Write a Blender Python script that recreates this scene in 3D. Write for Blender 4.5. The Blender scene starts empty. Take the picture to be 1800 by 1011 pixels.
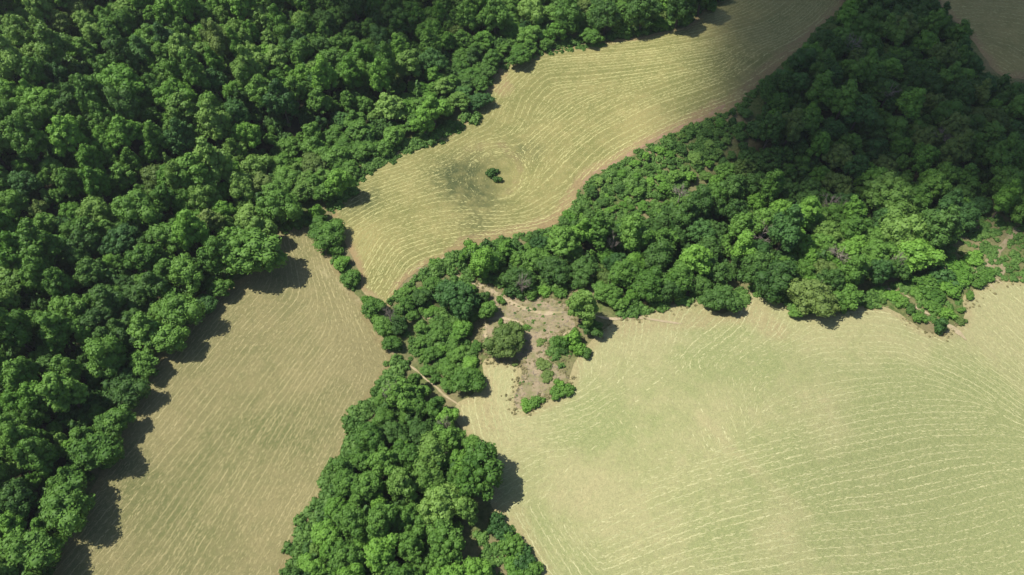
import bpy, math, random
import numpy as np
from mathutils import Vector, geometry

random.seed(11)
rng = np.random.default_rng(11)
SC = bpy.context.scene
COL = SC.collection
R = math.radians

# ------------------------------------------------------------------ camera, sky, sun, exposure
DEP = R(54.0)                 # the drone camera looks this far below the horizontal
CAM = np.array([0.0, -152.6, 210.0])
HFOV = R(70.0)
cd = bpy.data.cameras.new('camera')
cd.sensor_width = 36.0
cd.lens = 18.0 / math.tan(HFOV / 2)
cd.clip_start = 1.0
cd.clip_end = 12000.0
cam = bpy.data.objects.new('camera', cd)
cam.location = CAM
cam.rotation_euler = (math.pi / 2 - DEP, 0, 0)
COL.objects.link(cam)
SC.camera = cam

SUN_EL = R(59.0)
SUN_AZ = math.atan2(0.17, -0.98)              # the sun stands to the left, a little beyond
TO_SUN = np.array([math.cos(SUN_EL) * math.cos(SUN_AZ), math.cos(SUN_EL) * math.sin(SUN_AZ), math.sin(SUN_EL)])
W = bpy.data.worlds.new('World')
SC.world = W
W.use_nodes = True
nt = W.node_tree
nt.nodes.clear()
sky = nt.nodes.new('ShaderNodeTexSky')
sky.sky_type = 'NISHITA'
sky.sun_disc = False
sky.sun_elevation = SUN_EL
sky.sun_rotation = math.pi / 2 - SUN_AZ
bg = nt.nodes.new('ShaderNodeBackground')
bg.inputs['Strength'].default_value = 0.08
wo = nt.nodes.new('ShaderNodeOutputWorld')
nt.links.new(sky.outputs[0], bg.inputs[0])
nt.links.new(bg.outputs[0], wo.inputs[0])
sd = bpy.data.lights.new('sun', 'SUN')
sd.energy = 4.6
sd.angle = R(0.5)
sd.color = (1.0, 0.95, 0.86)
sun = bpy.data.objects.new('sun', sd)
sun.rotation_euler = Vector(TO_SUN).to_track_quat('Z', 'Y').to_euler()
sun.location = (-300, 100, 400)
COL.objects.link(sun)
vs = SC.view_settings
vs.view_transform = 'Standard'
vs.look = 'None'
vs.exposure = 0.34
vs.gamma = 1.0
vs.use_curve_mapping = False
SC.cycles.max_bounces = 5
SC.cycles.diffuse_bounces = 3
SC.cycles.transparent_max_bounces = 24

# ------------------------------------------------------------------ terrain and survey helpers
FPX = 900.0 / math.tan(HFOV / 2)
RT = np.array([1.0, 0, 0])
UP = np.array([0, math.sin(DEP), math.cos(DEP)])
FW = np.array([0, math.cos(DEP), -math.sin(DEP)])


def ray(u, v):
    u = np.asarray(u, float); v = np.asarray(v, float)
    return ((u - 900.0) / FPX)[..., None] * RT + ((505.5 - v) / FPX)[..., None] * UP + FW


def plane(u, v):
    d = ray(u, v)
    t = CAM[2] / -d[..., 2]
    return CAM[0] + t * d[..., 0], CAM[1] + t * d[..., 1]


def sstep(a, b, x):
    t = np.clip((x - a) / (b - a), 0, 1)
    return t * t * (3 - 2 * t)


def dist_poly(x, y, pts):
    """distance from points to an open polyline"""
    x = np.asarray(x, float); y = np.asarray(y, float)
    best = np.full(x.shape, 1e9)
    for (x0, y0), (x1, y1) in zip(pts[:-1], pts[1:]):
        dx, dy = x1 - x0, y1 - y0
        t = np.clip(((x - x0) * dx + (y - y0) * dy) / (dx * dx + dy * dy + 1e-9), 0, 1)
        best = np.minimum(best, np.hypot(x - x0 - t * dx, y - y0 - t * dy))
    return best


HOLLOW = plane(868, 312)
KNOLL = plane(1330, 760)
RAVINE = list(zip(*plane(np.array([-120, 0, 130, 250, 360, 470, 540]), np.array([420, 445, 430, 345, 290, 285, 260]))))
DRAW = list(zip(*plane(np.array([740, 850, 1000, 1200, 1450, 1700, 1900]), np.array([640, 520, 440, 400, 330, 260, 200]))))
SPUR = plane(1230, 120)


def height(x, y):
    x = np.asarray(x, float); y = np.asarray(y, float)
    r = np.hypot(x, y)
    h = 0.9 * np.sin(x / 19 + 1.3) * np.cos(y / 23 + .4) + 0.8 * np.sin(x / 31 - y / 27 + 2.0) + 1.2 * np.cos(x / 47 + y / 39)
    h = h + 16 * sstep(-70, -230, x - 0.15 * y)
    h = h - 8 * np.exp(-(dist_poly(x, y, RAVINE) / 13.0) ** 2)
    h = h - 5 * np.exp(-(dist_poly(x, y, DRAW) / 24.0) ** 2)
    h = h + 6.5 * np.exp(-(((x - KNOLL[0]) / 55) ** 2 + ((y - KNOLL[1]) / 42) ** 2))
    h = h + 5 * np.exp(-(((x - SPUR[0]) / 50) ** 2 + ((y - SPUR[1]) / 40) ** 2))
    q = np.hypot(x - HOLLOW[0], y - HOLLOW[1])
    h = h - 3.0 * np.exp(-(q / 14.0) ** 2)
    far = sstep(350, 1200, r)
    h = h * (1 - far) + far * (25 * np.sin(x / 310) * np.cos(y / 270) + 10)
    return h


def ground(u, v, dz=0.0):
    """the place on the terrain (plus dz metres) seen at survey pixel u, v of the 1800 px wide photograph"""
    d = ray(u, v)
    z = np.zeros(d.shape[:-1]) + dz
    for _ in range(14):
        t = (CAM[2] - z) / -d[..., 2]
        x = CAM[0] + t * d[..., 0]; y = CAM[1] + t * d[..., 1]
        z = 0.5 * z + 0.5 * (height(x, y) + dz)
    return x, y


def project(x, y, z):
    p = np.stack([np.asarray(x, float) - CAM[0], np.asarray(y, float) - CAM[1], np.asarray(z, float) - CAM[2]], -1)
    w = p @ FW
    return 900 + FPX * (p @ RT) / w, 505.5 - FPX * (p @ UP) / w, w


def inside(x, y, poly):
    x = np.asarray(x, float); y = np.asarray(y, float)
    c = np.zeros(x.shape, bool)
    n = len(poly)
    for i in range(n):
        x0, y0 = poly[i]; x1, y1 = poly[(i + 1) % n]
        if y0 == y1:
            continue
        k = ((y0 > y) != (y1 > y)) & (x < (x1 - x0) * (y - y0) / (y1 - y0) + x0)
        c ^= k
    return c


def to_world(px):
    a = np.array(px, float)
    x, y = ground(a[:, 0], a[:, 1])
    return list(zip(x, y))


_NW = [(rng.uniform(0, 6.28), rng.uniform(0, 6.28), rng.uniform(0, 6.28)) for _ in range(6)]


def wav(x, y, s):
    """smooth pseudo noise in about -1..1 with feature size s metres"""
    a = 0
    for i, (p, q, r_) in enumerate(_NW):
        th = p
        k = (1 + 0.35 * math.sin(q * 3)) / s * 2.2
        a = a + np.sin((x * math.cos(th) + y * math.sin(th)) * k + q + 1.3 * np.sin((x * math.sin(th) - y * math.cos(th)) * k * 0.6 + r_))
    return a / 3.2


# ------------------------------------------------------------------ object helpers
def mesh_obj(name, verts, faces, mat=None, parent=None, attrs=None, smooth=False, kind=None):
    me = bpy.data.meshes.new(name)
    verts = np.asarray(verts, np.float32)
    me.vertices.add(len(verts))
    me.vertices.foreach_set('co', verts.ravel())
    if isinstance(faces, np.ndarray):
        n, k = faces.shape
        loops = faces.ravel().astype(np.int32)
        starts = np.arange(n, dtype=np.int32) * k
    else:
        ln = np.array([len(f) for f in faces], np.int32)
        loops = np.concatenate([np.asarray(f, np.int32) for f in faces])
        starts = np.concatenate([[0], np.cumsum(ln)[:-1]]).astype(np.int32)
        n = len(faces)
    me.loops.add(len(loops))
    me.loops.foreach_set('vertex_index', loops)
    me.polygons.add(n)
    me.polygons.foreach_set('loop_start', starts)
    if smooth:
        me.polygons.foreach_set('use_smooth', np.ones(n, bool))
    me.update(calc_edges=True)
    me.validate()
    for k, a in (attrs or {}).items():
        at = me.attributes.new(k, 'FLOAT', 'POINT')
        at.data.foreach_set('value', np.asarray(a, np.float32))
    if mat:
        me.materials.append(mat)
    o = bpy.data.objects.new(name, me)
    COL.objects.link(o)
    if parent:
        o.parent = parent
    if kind:
        o['kind'] = kind
    return o


class NT:
    """small node-tree writer"""
    def __init__(self, name):
        self.m = bpy.data.materials.new(name)
        self.m.use_nodes = True
        self.t = self.m.node_tree
        self.t.nodes.clear()
        self.out = self.t.nodes.new('ShaderNodeOutputMaterial')

    def n(self, kind, **kw):
        nd = self.t.nodes.new(kind)
        for k, v in kw.items():
            setattr(nd, k, v)
        return nd

    def l(self, a, b):
        self.t.links.new(a, b)

    def val(self, s, v):
        if isinstance(v, (int, float)):
            s.default_value = v
        elif isinstance(v, tuple):
            s.default_value = v if len(v) == 4 or s.type == 'VECTOR' else (*v, 1)
        else:
            self.l(v, s)

    def math(self, op, a, b=0.0, clamp=False):
        nd = self.n('ShaderNodeMath', operation=op, use_clamp=clamp)
        self.val(nd.inputs[0], a); self.val(nd.inputs[1], b)
        return nd.outputs[0]

    def mix(self, f, a, b, blend='MIX'):
        nd = self.n('ShaderNodeMix', data_type='RGBA', blend_type=blend)
        self.val(nd.inputs[0], f); self.val(nd.inputs[6], a); self.val(nd.inputs[7], b)
        return nd.outputs[2]

    def noise(self, scale, detail=3.0, rough=0.55, vec=None):
        nd = self.n('ShaderNodeTexNoise')
        nd.inputs['Scale'].default_value = scale
        nd.inputs['Detail'].default_value = detail
        nd.inputs['Roughness'].default_value = rough
        if vec is None:
            if not hasattr(self, 'pos'):
                self.pos = self.n('ShaderNodeNewGeometry').outputs['Position']
            vec = self.pos
        self.l(vec, nd.inputs['Vector'])
        return nd.outputs['Fac']

    def ramp(self, f, lo, hi):
        nd = self.n('ShaderNodeMapRange', clamp=True)
        nd.inputs[1].default_value = lo; nd.inputs[2].default_value = hi
        self.l(f, nd.inputs[0])
        return nd.outputs[0]

    def attr(self, name):
        return self.n('ShaderNodeAttribute', attribute_name=name).outputs['Fac']

    def bsdf(self, col, rough=0.9, spec=0.15, bump=None, dist=0.1):
        b = self.n('ShaderNodeBsdfPrincipled')
        self.val(b.inputs['Base Color'], col)
        self.val(b.inputs['Roughness'], rough)
        b.inputs['Specular IOR Level'].default_value = spec
        if bump is not None:
            bp = self.n('ShaderNodeBump')
            bp.inputs['Strength'].default_value = 0.8
            bp.inputs['Distance'].default_value = dist
            self.l(bump, bp.inputs['Height'])
            self.l(bp.outputs[0], b.inputs['Normal'])
        return b.outputs[0]

    def done(self, sh):
        self.l(sh, self.out.inputs[0])
        return self.m


# ------------------------------------------------------------------ materials
def mat_leaf(name, col, light, transl=0.22):
    t = NT(name)
    tone = t.attr('tone')
    oi = t.n('ShaderNodeObjectInfo').outputs['Random']
    f = t.math('ADD', t.math('MULTIPLY', tone, 0.55), t.math('MULTIPLY', oi, 0.65), clamp=True)
    c = t.mix(f, col, light)
    sh = t.bsdf(c, 0.6, 0.25)
    tr = t.n('ShaderNodeBsdfTranslucent')
    t.l(t.mix(0.5, c, (light[0] * 1.3, light[1] * 1.2, light[2] * 0.6)), tr.inputs[0])
    mx = t.n('ShaderNodeMixShader')
    mx.inputs[0].default_value = transl
    t.l(sh, mx.inputs[1]); t.l(tr.outputs[0], mx.inputs[2])
    return t.done(mx.outputs[0])


LEAF = {
    'mid-green': mat_leaf('leaf_mid', (0.050, 0.132, 0.019), (0.162, 0.315, 0.053)),
    'pale green': mat_leaf('leaf_pale', (0.092, 0.193, 0.030), (0.230, 0.381, 0.082)),
    'dark green': mat_leaf('leaf_dark', (0.034, 0.091, 0.018), (0.104, 0.212, 0.041)),
    'blue-green': mat_leaf('leaf_blue', (0.033, 0.097, 0.023), (0.099, 0.218, 0.052)),
    'olive green': mat_leaf('leaf_olive', (0.075, 0.139, 0.027), (0.194, 0.278, 0.069)),
    'bright green': mat_leaf('leaf_bright', (0.071, 0.182, 0.022), (0.193, 0.381, 0.056)),
}
BRAMBLE = mat_leaf('leaf_bramble', (0.060, 0.145, 0.026), (0.165, 0.300, 0.065))
DRY = mat_leaf('dry_grass', (0.20, 0.19, 0.08), (0.38, 0.34, 0.17))
UNDER = mat_leaf('leaf_undergrowth', (0.036, 0.095, 0.020), (0.100, 0.205, 0.045))


def mat_bark(name, a, b):
    t = NT(name)
    n1 = t.noise(6.0, 4)
    return t.done(t.bsdf(t.mix(t.ramp(n1, .3, .7), a, b), 0.95, 0.1, n1, 0.05))


BARK = mat_bark('bark', (0.07, 0.055, 0.04), (0.16, 0.135, 0.105))
DEADWOOD = mat_bark('dead_wood', (0.21, 0.175, 0.15), (0.40, 0.34, 0.30))


def mat_ground():
    t = NT('forest_floor')
    weedy = t.attr('weedy')
    n1 = t.noise(0.06, 5); n2 = t.noise(0.9, 6, .65); n3 = t.noise(3.5, 4, .7)
    litter = t.mix(t.ramp(n2, .3, .7), (0.022, 0.026, 0.014), (0.060, 0.050, 0.028))
    weed = t.mix(t.ramp(n2, .35, .65), (0.070, 0.130, 0.028), (0.190, 0.220, 0.075))
    weed = t.mix(t.ramp(t.math('ADD', n1, t.math('MULTIPLY', n3, .35)), .58, .85), weed, (0.30, 0.245, 0.135))
    c = t.mix(t.math('ADD', weedy, t.math('MULTIPLY', t.math('SUBTRACT', n2, .5), .5), clamp=True), litter, weed)
    return t.done(t.bsdf(c, 0.95, 0.05, n3, 0.25))


def mat_field(name, straw, tan, green):
    t = NT(name)
    dry, edge, shade_green, track = t.attr('dry'), t.attr('edge'), t.attr('shade_green'), t.attr('track')
    n0 = t.noise(0.045, 4); n1 = t.noise(0.22, 5, .6); n2 = t.noise(1.1, 5, .7); n3 = t.noise(4.5, 3, .7)
    g = t.math('ADD', t.math('MULTIPLY', n0, .9), t.math('MULTIPLY', n1, .75))
    g = t.math('ADD', g, t.math('MULTIPLY', n2, .55))
    g = t.math('SUBTRACT', g, dry)
    c = t.mix(t.ramp(g, .55, .98), straw, green)
    c = t.mix(t.math('MULTIPLY', t.ramp(n2, .52, .72), .5), c, tan)
    k = t.ramp(t.math('ADD', edge, t.math('MULTIPLY', t.math('SUBTRACT', n1, .5), 1.4)), .25, .9)
    c = t.mix(t.math('MULTIPLY', k, .8), c, tan)
    c = t.mix(t.math('MULTIPLY', shade_green, t.ramp(n1, .15, .6)), c, (0.075, 0.095, 0.042))  # dark tint: hollow shade painted into the colour, together with greener grass
    c = t.mix(t.math('MULTIPLY', track, t.ramp(n1, .25, .6)), c, (0.385, 0.335, 0.180))
    c = t.mix(1.0, c, t.n('ShaderNodeCombineColor').outputs[0], 'MULTIPLY')
    cc = c.node.inputs[7].links[0].from_node
    vv = t.math('ADD', t.math('ADD', t.math('MULTIPLY', t.ramp(n3, .3, .7), .46), t.math('MULTIPLY', t.ramp(n2, .3, .7), .36)), .59)
    for i in range(3):
        t.l(vv, cc.inputs[i])
    return t.done(t.bsdf(c, 0.95, 0.05, t.math('ADD', n3, n2), 0.16))


FIELD_A = mat_field('hay_stubble_tan', (0.250, 0.223, 0.105), (0.250, 0.204, 0.099), (0.159, 0.167, 0.068))
FIELD_B = mat_field('hay_stubble_gold', (0.307, 0.275, 0.112), (0.311, 0.225, 0.119), (0.194, 0.200, 0.071))
FIELD_C = mat_field('hay_stubble_pale', (0.350, 0.333, 0.166), (0.342, 0.292, 0.152), (0.262, 0.288, 0.122))


def mat_hay(name, a, b):
    t = NT(name)
    tone = t.attr('tone')
    n = t.noise(2.5, 3, .7)
    c = t.mix(t.math('ADD', t.math('MULTIPLY', tone, .7), t.math('MULTIPLY', n, .3), clamp=True), a, b)
    return t.done(t.bsdf(c, 0.9, 0.1))


HAY_A = mat_hay('cut_hay_tan', (0.161, 0.151, 0.064), (0.449, 0.396, 0.201))
HAY_B = mat_hay('cut_hay_gold', (0.178, 0.179, 0.064), (0.574, 0.545, 0.251))
HAY_C = mat_hay('cut_hay_pale', (0.215, 0.235, 0.100), (0.525, 0.505, 0.275))


def mat_soil(name, a, b, c2):
    t = NT(name)
    n1 = t.noise(0.35, 5, .6); n2 = t.noise(1.8, 5, .7); n3 = t.noise(6, 3, .7)
    c = t.mix(t.ramp(n2, .3, .7), a, b)
    c = t.mix(t.math('MULTIPLY', t.ramp(t.math('ADD', n1, t.math('MULTIPLY', n2, .5)), .68, .88), .75), c, c2)
    return t.done(t.bsdf(c, 0.97, 0.05, t.math('ADD', n2, n3), 0.2))


SOIL = mat_soil('bare_soil', (0.244, 0.187, 0.116), (0.426, 0.350, 0.226), (0.171, 0.187, 0.071))
PATH = mat_soil('path_dirt', (0.40, 0.32, 0.20), (0.52, 0.43, 0.28), (0.30, 0.27, 0.13))
SOILRED = mat_soil('headland_dirt', (0.30, 0.185, 0.120), (0.39, 0.265, 0.175), (0.25, 0.22, 0.09))


def mat_cloud():
    t = NT('cloud_vapour')
    d = t.n('ShaderNodeBsdfDiffuse')
    d.inputs[0].default_value = (.9, .9, .9, 1)
    tr = t.n('ShaderNodeBsdfTransparent')
    mx = t.n('ShaderNodeMixShader')
    mx.inputs[0].default_value = 0.19
    t.l(tr.outputs[0], mx.inputs[1]); t.l(d.outputs[0], mx.inputs[2])
    return t.done(mx.outputs[0])


CLOUD = mat_cloud()

# ------------------------------------------------------------------ zones traced in the photograph (survey pixels)
FOREST = [(-260, -200), (1330, -200), (1300, -60), (1252, 4), (1225, 26), (1150, 40), (1060, 50), (985, 62), (905, 82), (862, 102), (842, 160),
          (815, 178), (765, 190), (720, 215), (660, 255), (612, 285), (592, 320), (565, 345), (530, 345), (505, 378), (470, 395), (466, 440),
          (440, 466), (396, 494), (354, 534), (324, 568), (290, 604), (258, 640), (234, 676), (215, 716), (198, 758), (182, 800), (148, 855),
          (118, 905), (102, 955), (84, 1011), (50, 1180), (-260, 1180)]
WOOD = [(1515, -120), (1625, -120), (1638, 10), (1685, 66), (1715, 118), (1755, 152), (1810, 160), (2000, 160), (2000, 372), (1790, 372), (1710, 372),
        (1660, 415), (1625, 455), (1560, 476), (1500, 498), (1440, 518), (1400, 500), (1345, 476), (1300, 492), (1240, 495), (1190, 512),
        (1140, 524), (1085, 520), (1050, 492), (1005, 470), (960, 474), (905, 488), (860, 470), (800, 458), (830, 442), (900, 432), (960, 415),
        (1010, 396), (1060, 402), (1150, 390), (1212, 362), (1240, 318), (1302, 262), (1342, 205), (1352, 150), (1400, 112), (1450, 62), (1492, 8)]
COPSE = [(705, 655), (735, 672), (770, 720), (798, 745), (828, 780), (850, 820), (850, 858), (826, 890), (806, 930), (800, 960), (832, 1000),
         (815, 1180), (470, 1180), (515, 1010), (556, 935), (580, 885), (600, 832), (640, 760), (672, 700)]
SCRUBWOOD = [(712, 502), (760, 482), (810, 500), (858, 520), (852, 545), (826, 562), (826, 592), (838, 640), (838, 675), (800, 692), (760, 668),
             (742, 632), (732, 592), (742, 562), (702, 547), (700, 522)]
SCRUB = [(1035, 320), (1090, 292), (1150, 258), (1232, 222), (1310, 215), (1320, 230), (1240, 300), (1220, 350), (1150, 384), (1050, 398), (1015, 402), (960, 425),
         (900, 442), (830, 452), (770, 480), (720, 500), (700, 512), (722, 490), (770, 458), (820, 436), (900, 418), (950, 407), (985, 394), (1012, 366)]
RIGHTSCRUB = [(1540, 505), (1590, 490), (1660, 465), (1700, 425), (1745, 440), (1760, 480), (1700, 505), (1690, 545), (1660, 575), (1610, 555), (1560, 530)]
FRINGE = [(735, 240), (800, 222), (838, 212), (820, 222), (790, 242), (720, 268), (660, 298), (625, 322), (640, 296), (690, 262)]

HAYFIELD_TAN = [(470, 385), (515, 402), (555, 396), (566, 425), (590, 465), (618, 503), (640, 530), (660, 575), (690, 618), (706, 636), (682, 655),
                (655, 702), (625, 760), (590, 830), (562, 890), (540, 930), (515, 982), (470, 1090), (40, 1090), (90, 990), (120, 930), (160, 870),
                (190, 800), (215, 735), (235, 690), (262, 645), (300, 600), (330, 565), (365, 530), (410, 495), (465, 470), (475, 440)]
HAYFIELD_GOLD = [(580, 372), (612, 330), (655, 288), (718, 256), (785, 232), (826, 206), (845, 180), (858, 150), (872, 122), (905, 103), (980, 86), (1060, 74),
                 (1140, 62), (1215, 44), (1240, 10), (1290, -60), (1500, -60), (1478, 15), (1432, 55), (1402, 92), (1356, 130), (1332, 152), (1292, 190),
                 (1242, 211), (1200, 227), (1140, 256), (1090, 287), (1036, 312), (1016, 337), (1010, 367), (985, 392), (950, 408), (900, 418), (850, 430),
                 (800, 442), (760, 462), (720, 482), (700, 505), (692, 535), (686, 552), (660, 530), (640, 517), (630, 482), (614, 440), (598, 410)]
HAYFIELD_PALE = [(845, 632), (862, 620), (905, 640), (925, 652), (918, 690), (900, 716), (925, 724), (975, 700), (1002, 680), (1004, 640), (1040, 598), (1078, 562),
                 (1100, 548), (1160, 542), (1230, 524), (1250, 550), (1275, 555), (1300, 536), (1310, 506), (1340, 506), (1382, 536), (1420, 555), (1470, 542),
                 (1520, 536), (1560, 537), (1602, 568), (1640, 590), (1672, 585), (1700, 545), (1688, 517), (1742, 496), (1800, 492), (1960, 480), (2000, 1100),
                 (990, 1100), (950, 1011), (926, 972), (892, 922), (860, 895), (866, 850), (835, 790), (806, 745), (790, 712), (835, 696), (852, 662)]
HAYFIELD_FAR = [(1640, -60), (1650, 10), (1695, 52), (1732, 104), (1755, 134), (1810, 142), (2000, 150), (2000, -60)]
CLEARING = [(815, 490), (842, 498), (872, 512), (905, 524), (940, 522), (985, 528), (1004, 545), (1012, 575), (985, 590), (962, 602), (952, 625), (985, 640), (1002, 668), (1000, 690), (960, 700),
            (935, 716), (908, 722), (900, 700), (915, 670), (930, 640), (905, 640), (872, 632), (848, 618), (846, 575), (858, 556), (848, 535), (838, 512)]


def ragged(px, amp=1.2, step=2.0):
    """world outline of a traced zone with points every few metres and a natural edge"""
    w = to_world(px)
    out = []
    n = len(w)
    for i in range(n):
        a, b = np.array(w[i]), np.array(w[(i + 1) % n])
        L = np.hypot(*(b - a))
        k = max(1, int(L / step))
        for j in range(k):
            p = a + (b - a) * j / k
            out.append(p)
    out = np.array(out)
    # relax corners
    for _ in range(3):
        out = (np.roll(out, 1, 0) + 2 * out + np.roll(out, -1, 0)) / 4
    out[:, 0] += amp * 0.6 * wav(out[:, 0], out[:, 1], 5.0) + rng.normal(0, amp * .16, len(out))
    out[:, 1] += amp * 0.6 * wav(out[:, 1], out[:, 0] + 40, 5.0) + rng.normal(0, amp * .16, len(out))
    return [tuple(p) for p in out]


def sheet(name, outline, mat, lift, step=2.0, attrs=None, kind='structure'):
    o = np.array(outline)
    gx = np.arange(o[:, 0].min(), o[:, 0].max(), step)
    gy = np.arange(o[:, 1].min(), o[:, 1].max(), step)
    X, Y = np.meshgrid(gx, gy)
    X = X.ravel(); Y = Y.ravel()
    X = X + rng.uniform(-.2, .2, X.shape) * step; Y = Y + rng.uniform(-.2, .2, Y.shape) * step
    keep = inside(X, Y, outline)
    closed = outline + [outline[0]]
    X, Y = X[keep], Y[keep]
    k2 = dist_poly(X, Y, closed) > step * 0.45
    pts = [Vector(p) for p in outline] + [Vector((a, b)) for a, b in zip(X[k2], Y[k2])]
    n = len(outline)
    ed = [(i, (i + 1) % n) for i in range(n)]
    V, E, F, *_ = geometry.delaunay_2d_cdt(pts, ed, [], 1, 1e-4)
    v = np.array([(p.x, p.y) for p in V])
    z = height(v[:, 0], v[:, 1]) + lift
    at = attrs(v[:, 0], v[:, 1], closed) if attrs else None
    ob = mesh_obj(name, np.column_stack([v, z]), [tuple(f) for f in F], mat, attrs=at, smooth=True, kind=kind)
    return ob


# ------------------------------------------------------------------ ground
t_ = np.linspace(-1, 1, 341)
warp = 340 * t_ + 2600 * np.sign(t_) * np.clip(np.abs(t_) - 0.8, 0, 1) ** 2 / 0.04
GX, GY = np.meshgrid(warp, warp + 60)
gx, gy = GX.ravel(), GY.ravel()
N = len(warp)
idx = np.arange(N * N).reshape(N, N)
gf = np.stack([idx[:-1, :-1], idx[:-1, 1:], idx[1:, 1:], idx[1:, :-1]], -1).reshape(-1, 4)
weedy = np.ones(len(gx))
for poly, lo in ((FOREST, 0.0), (WOOD, 0.15), (COPSE, 0.05), (SCRUBWOOD, 0.45)):
    w = to_world(poly)
    ins = inside(gx, gy, w)
    d = dist_poly(gx, gy, w + [w[0]])
    weedy = np.where(ins, np.minimum(weedy, lo + (1 - lo) * (1 - sstep(0, 6, d))), weedy)
weedy = np.where(np.hypot(gx, gy) > 420, 0.3, weedy)
mesh_obj('ground', np.column_stack([gx, gy, height(gx, gy)]), gf, mat_ground(), attrs={'weedy': weedy * .8}, smooth=True, kind='structure')


def blobs(x, y, lst):
    a = np.zeros_like(x)
    for u, v, r_, s in lst:
        bx, by = ground(u, v)
        a = a + s * np.exp(-((x - bx) ** 2 + (y - by) ** 2) / (r_ * r_))
    return a


def lines_attr(x, y, lst):
    a = np.zeros_like(x)
    for px, wd, s in lst:
        d = dist_poly(x + .5 * wav(x, y, 6), y, to_world(px))
        a = np.maximum(a, s * (1 - sstep(wd * .35, wd, d)))
    return a


def field_attrs(dry0, dry_blobs, shade_green_blobs, tracks, edge_w, edges_extra=()):
    def f(x, y, closed):
        d = dist_poly(x, y, closed)
        e = 1 - sstep(0.5, edge_w, d)
        for px, wd, s in edges_extra:
            e = np.maximum(e, s * (1 - sstep(wd * .3, wd, dist_poly(x, y, to_world(px)))))
        return {'dry': dry0 + blobs(x, y, dry_blobs), 'edge': e,
                'shade_green': np.clip(blobs(x, y, shade_green_blobs), 0, .85), 'track': lines_attr(x, y, tracks)}
    return f


out_tan = ragged(HAYFIELD_TAN, 0.8)
out_gold = ragged(HAYFIELD_GOLD, 1.0)
out_pale = ragged(HAYFIELD_PALE, 1.0)
out_far = ragged(HAYFIELD_FAR, 1.0)
sheet('hay_field', out_tan, FIELD_A, 0.06, attrs=field_attrs(
    0.42, [(480, 770, 14, -.25), (330, 930, 16, -.25), (300, 850, 12, -.2), (660, 620, 18, .3), (560, 880, 14, .25)], [],
    [([(560, 470), (640, 535), (700, 632)], 1.1, .8), ([(600, 455), (637, 520)], 1.2, .5), ([(330, 1011), (440, 920), (505, 905), (560, 850)], 1.0, -.2 + .2)], 5.0))
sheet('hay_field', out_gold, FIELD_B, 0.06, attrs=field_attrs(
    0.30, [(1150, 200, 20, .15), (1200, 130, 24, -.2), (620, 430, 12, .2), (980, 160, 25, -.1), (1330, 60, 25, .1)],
    [(810, 308, 11, .55), (845, 352, 10, .5), (838, 398, 8, .45), (832, 330, 10, .3), (798, 330, 10, .25), (845, 285, 9, .3), (925, 266, 7, .5), (780, 300, 6, .3), (640, 345, 7, .7), (625, 365, 6, .4), (1290, 120, 16, .25)],  # the hollow's soft shade painted as blobs, mixed with greener grass
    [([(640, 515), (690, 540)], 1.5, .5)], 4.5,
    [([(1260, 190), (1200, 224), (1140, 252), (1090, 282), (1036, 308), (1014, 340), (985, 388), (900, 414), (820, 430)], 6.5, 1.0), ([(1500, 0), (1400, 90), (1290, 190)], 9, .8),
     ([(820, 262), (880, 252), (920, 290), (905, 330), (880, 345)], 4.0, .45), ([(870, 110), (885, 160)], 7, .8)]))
sheet('hay_field', out_pale, FIELD_C, 0.06, attrs=field_attrs(
    0.27, [(1250, 680, 16, .3), (1040, 860, 12, .35), (1010, 600, 14, .35), (1120, 590, 16, .3), (1650, 530, 22, .3), (1760, 540, 20, .25), (880, 690, 14, .35), (1430, 700, 12, .2), (1200, 640, 14, -.2),
           (1050, 720, 12, -.15), (1300, 880, 16, -.1), (1600, 850, 40, -.3), (1780, 960, 30, -.25), (1330, 520, 12, .35), (1500, 600, 14, .1), (1700, 760, 30, -.25), (1280, 620, 16, -.25), (1420, 585, 14, .25), (1550, 580, 16, .25), (1180, 575, 12, .25), (1480, 740, 9, .2), (1560, 870, 10, .25), (1380, 930, 9, .25), (1150, 930, 10, .2), (1720, 830, 10, .15), (870, 760, 12, .2), (1250, 780, 18, .2)], [],
    [([(1230, 730), (1290, 790), (1350, 850), (1420, 910)], 2.2, .55), ([(1060, 830), (1010, 900), (1035, 860)], 3.0, .35), ([(985, 870), (975, 900)], 2.5, .45), ([(1408, 694), (1450, 702)], .9, .6),
     ([(850, 640), (870, 700), (885, 760), (905, 830)], 3.2, .25), ([(1690, 575), (1740, 630), (1800, 690)], 2.5, .35)], 5.5,
    [([(1075, 575), (1160, 560), (1240, 560), (1320, 545), (1360, 580)], 8, .85), ([(845, 660), (860, 740), (830, 760)], 6, .7), ([(900, 880), (960, 1000)], 4, .6)]))
sheet('hay_field', out_far, FIELD_B, 0.06, attrs=field_attrs(0.45, [], [], [], 8.0))
out_clear = ragged(CLEARING, 1.6)
sheet('bare_soil', out_clear, SOIL, 0.12, 1.5)


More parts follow.
